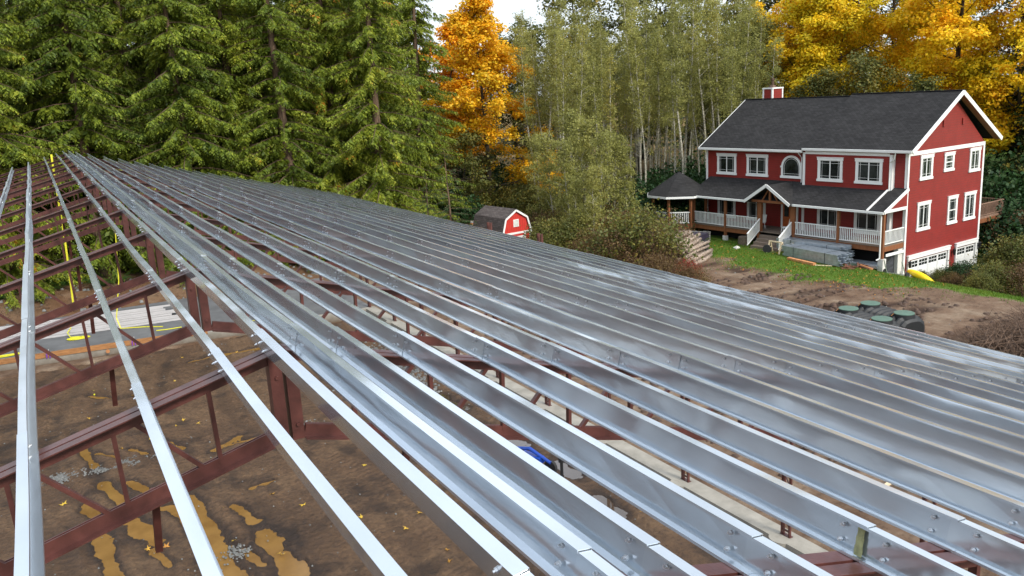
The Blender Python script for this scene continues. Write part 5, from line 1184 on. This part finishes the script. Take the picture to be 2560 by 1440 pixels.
# ferns on the bank
def fern_mesh(seed,R=.8):
    g=np.random.default_rng(seed); B=[];A=[];Y_=[]
    for i in range(16):
        a=g.random()*6.28; o=np.array([math.cos(a),math.sin(a),0]); s=np.array([-o[1],o[0],0]); L_=R*g.uniform(.7,1.2)
        for q in range(16):
            u=(q+1)/16; p=o*L_*u+np.array([0,0,1.])*L_*(.9*u-.75*u*u)
            for sg in (-1,1): B.append(p);A.append((s*sg+o*.4)*L_*.24*(1.05-u)**.7);Y_.append(o*L_*.035)
    V,Fq=quads_from(np.array(B),np.array(A),np.array(Y_)); return np_mesh('fern',V,Fq,'fern_leaf')
fm=fern_mesh(5)
for i in range(30):
    x=tr_.uniform(-7,6); y=tr_.uniform(55.5,60); o=link('fern',fm); o.location=(x,y,h1(x,y)+.03); s=tr_.uniform(.9,1.7); o.scale=(s,s,s); o.rotation_euler=(tr_.uniform(-.2,.2),tr_.uniform(-.2,.2),tr_.uniform(0,6.28)); set_props(o,'green sword fern on the earth bank under the cedars','fern','sword ferns on the earth bank')
# bank litter: roots and twigs
n=500
mb=MB()
for i in range(420):
    x=tr_.uniform(-8,14); y=tr_.uniform(53,60); z=h1(x,y)+.05; a=tr_.uniform(0,6.28); l=tr_.uniform(.3,1.3); mb.tube([(x,y,z),(x+math.cos(a)*l*.5,y+math.sin(a)*l*.5,z+tr_.uniform(.02,.2)),(x+math.cos(a)*l,y+math.sin(a)*l,z+.03)],[.015,.012,.005],4,False)
set_props(mb.build('bank_twigs','brush_twig'),kind='stuff')
# fallen leaves under the maples and thicket (uncountable)
def leaf_litter(name,x,y,m,size):
    n=len(x); z=H(x,y)+.03; P=np.stack([x,y,z],1); nrm=unit(RNG.normal(0,.4,(n,3))+np.array([0,0,1.])); ax=unit(np.cross(nrm,RNG.normal(0,1,(n,3)))); ay=np.cross(nrm,ax); sz=size*RNG.uniform(.6,1.3,n)
    V,Fq=quads_from(P,ax*sz[:,None],ay*sz[:,None]*.42); return set_props(link(name,np_mesh(name,V,Fq,m)),kind='stuff')
n=26000; aa=np.radians(RNG.uniform(23,37.0,n)); dd=RNG.uniform(57,90,n); leaf_litter('leaf_litter',dd*np.sin(aa),dd*np.cos(aa),'litter_leaf',.2)
n=2200; leaf_litter('yard_leaves',RNG.uniform(36,50,n),RNG.uniform(27,46,n),'litter_leaf',.10)
# grass
def grass(name,x,y,h,m='grass_blade'):
    n=len(x); z=H(x,y)-.02; P=np.stack([x,y,z],1); dirs=unit(RNG.normal(0,.35,(n,3))+np.array([0,0,1.])); hh=h*RNG.uniform(.5,1.4,n); sd_=unit(np.cross(dirs,RNG.normal(0,1,(n,3))))
    V=np.empty((n,3,3)); V[:,0]=P-sd_*.018; V[:,1]=P+sd_*.018; V[:,2]=P+dirs*hh[:,None]; return set_props(link(name,np_mesh(name,V.reshape(-1,3),np.arange(3*n).reshape(n,3),m)),kind='stuff')
n=170000; gx=RNG.uniform(34,62,n); gy=RNG.uniform(20,50,n)
lw=lawn_mask(gx,gy)
hw1,hs1=to_house(gx,gy); keep=(RNG.random(n)<lw)&~((hw1>-2.2)&(hw1<W_)&(hs1>0)&(hs1<LN+2)); grass('grass',gx[keep],gy[keep],.14)

# labels inside the smaller groups of look-alikes: told apart by their place from left to right
ORD=['first','second','third','fourth','fifth','sixth','seventh','eighth','ninth','tenth','eleventh','twelfth','thirteenth','fourteenth','fifteenth','sixteenth','seventeenth','eighteenth','nineteenth','twentieth']
for g_,txt in {'cedars of the second rank':'from the left of the deep green cedars behind the front rank','young birch saplings right of the shed':'from the left of the leafy young birches behind the shed','olive trees behind the birches':'from the left of the olive trees closing the birch stand','undergrowth bushes right of the shed':'from the left of the brown-olive thicket bushes right of the shed','bushes at the foot of the orange maple':'from the left of the shaded bushes under the orange maple','dark evergreen bushes behind the gazebo':'from the left of the dark glossy bushes behind the gazebo','dark bushes behind the rear deck':'from the left of the dark slope bushes behind the rear deck','dark evergreens right of the house':'from the left of the dark evergreens right of the house gable','cedars left of the barn':'from the right of the cedars at the wood edge left of the barn'}.items():
    mem=[o for o in bpy.data.objects if o.get('group')==g_ and o.parent is None]
    mem.sort(key=lambda o:math.atan2(o.location.x,o.location.y),reverse=('from the right' in txt))
    for i,o in enumerate(mem): o['label']=ORD[i]+' '+txt
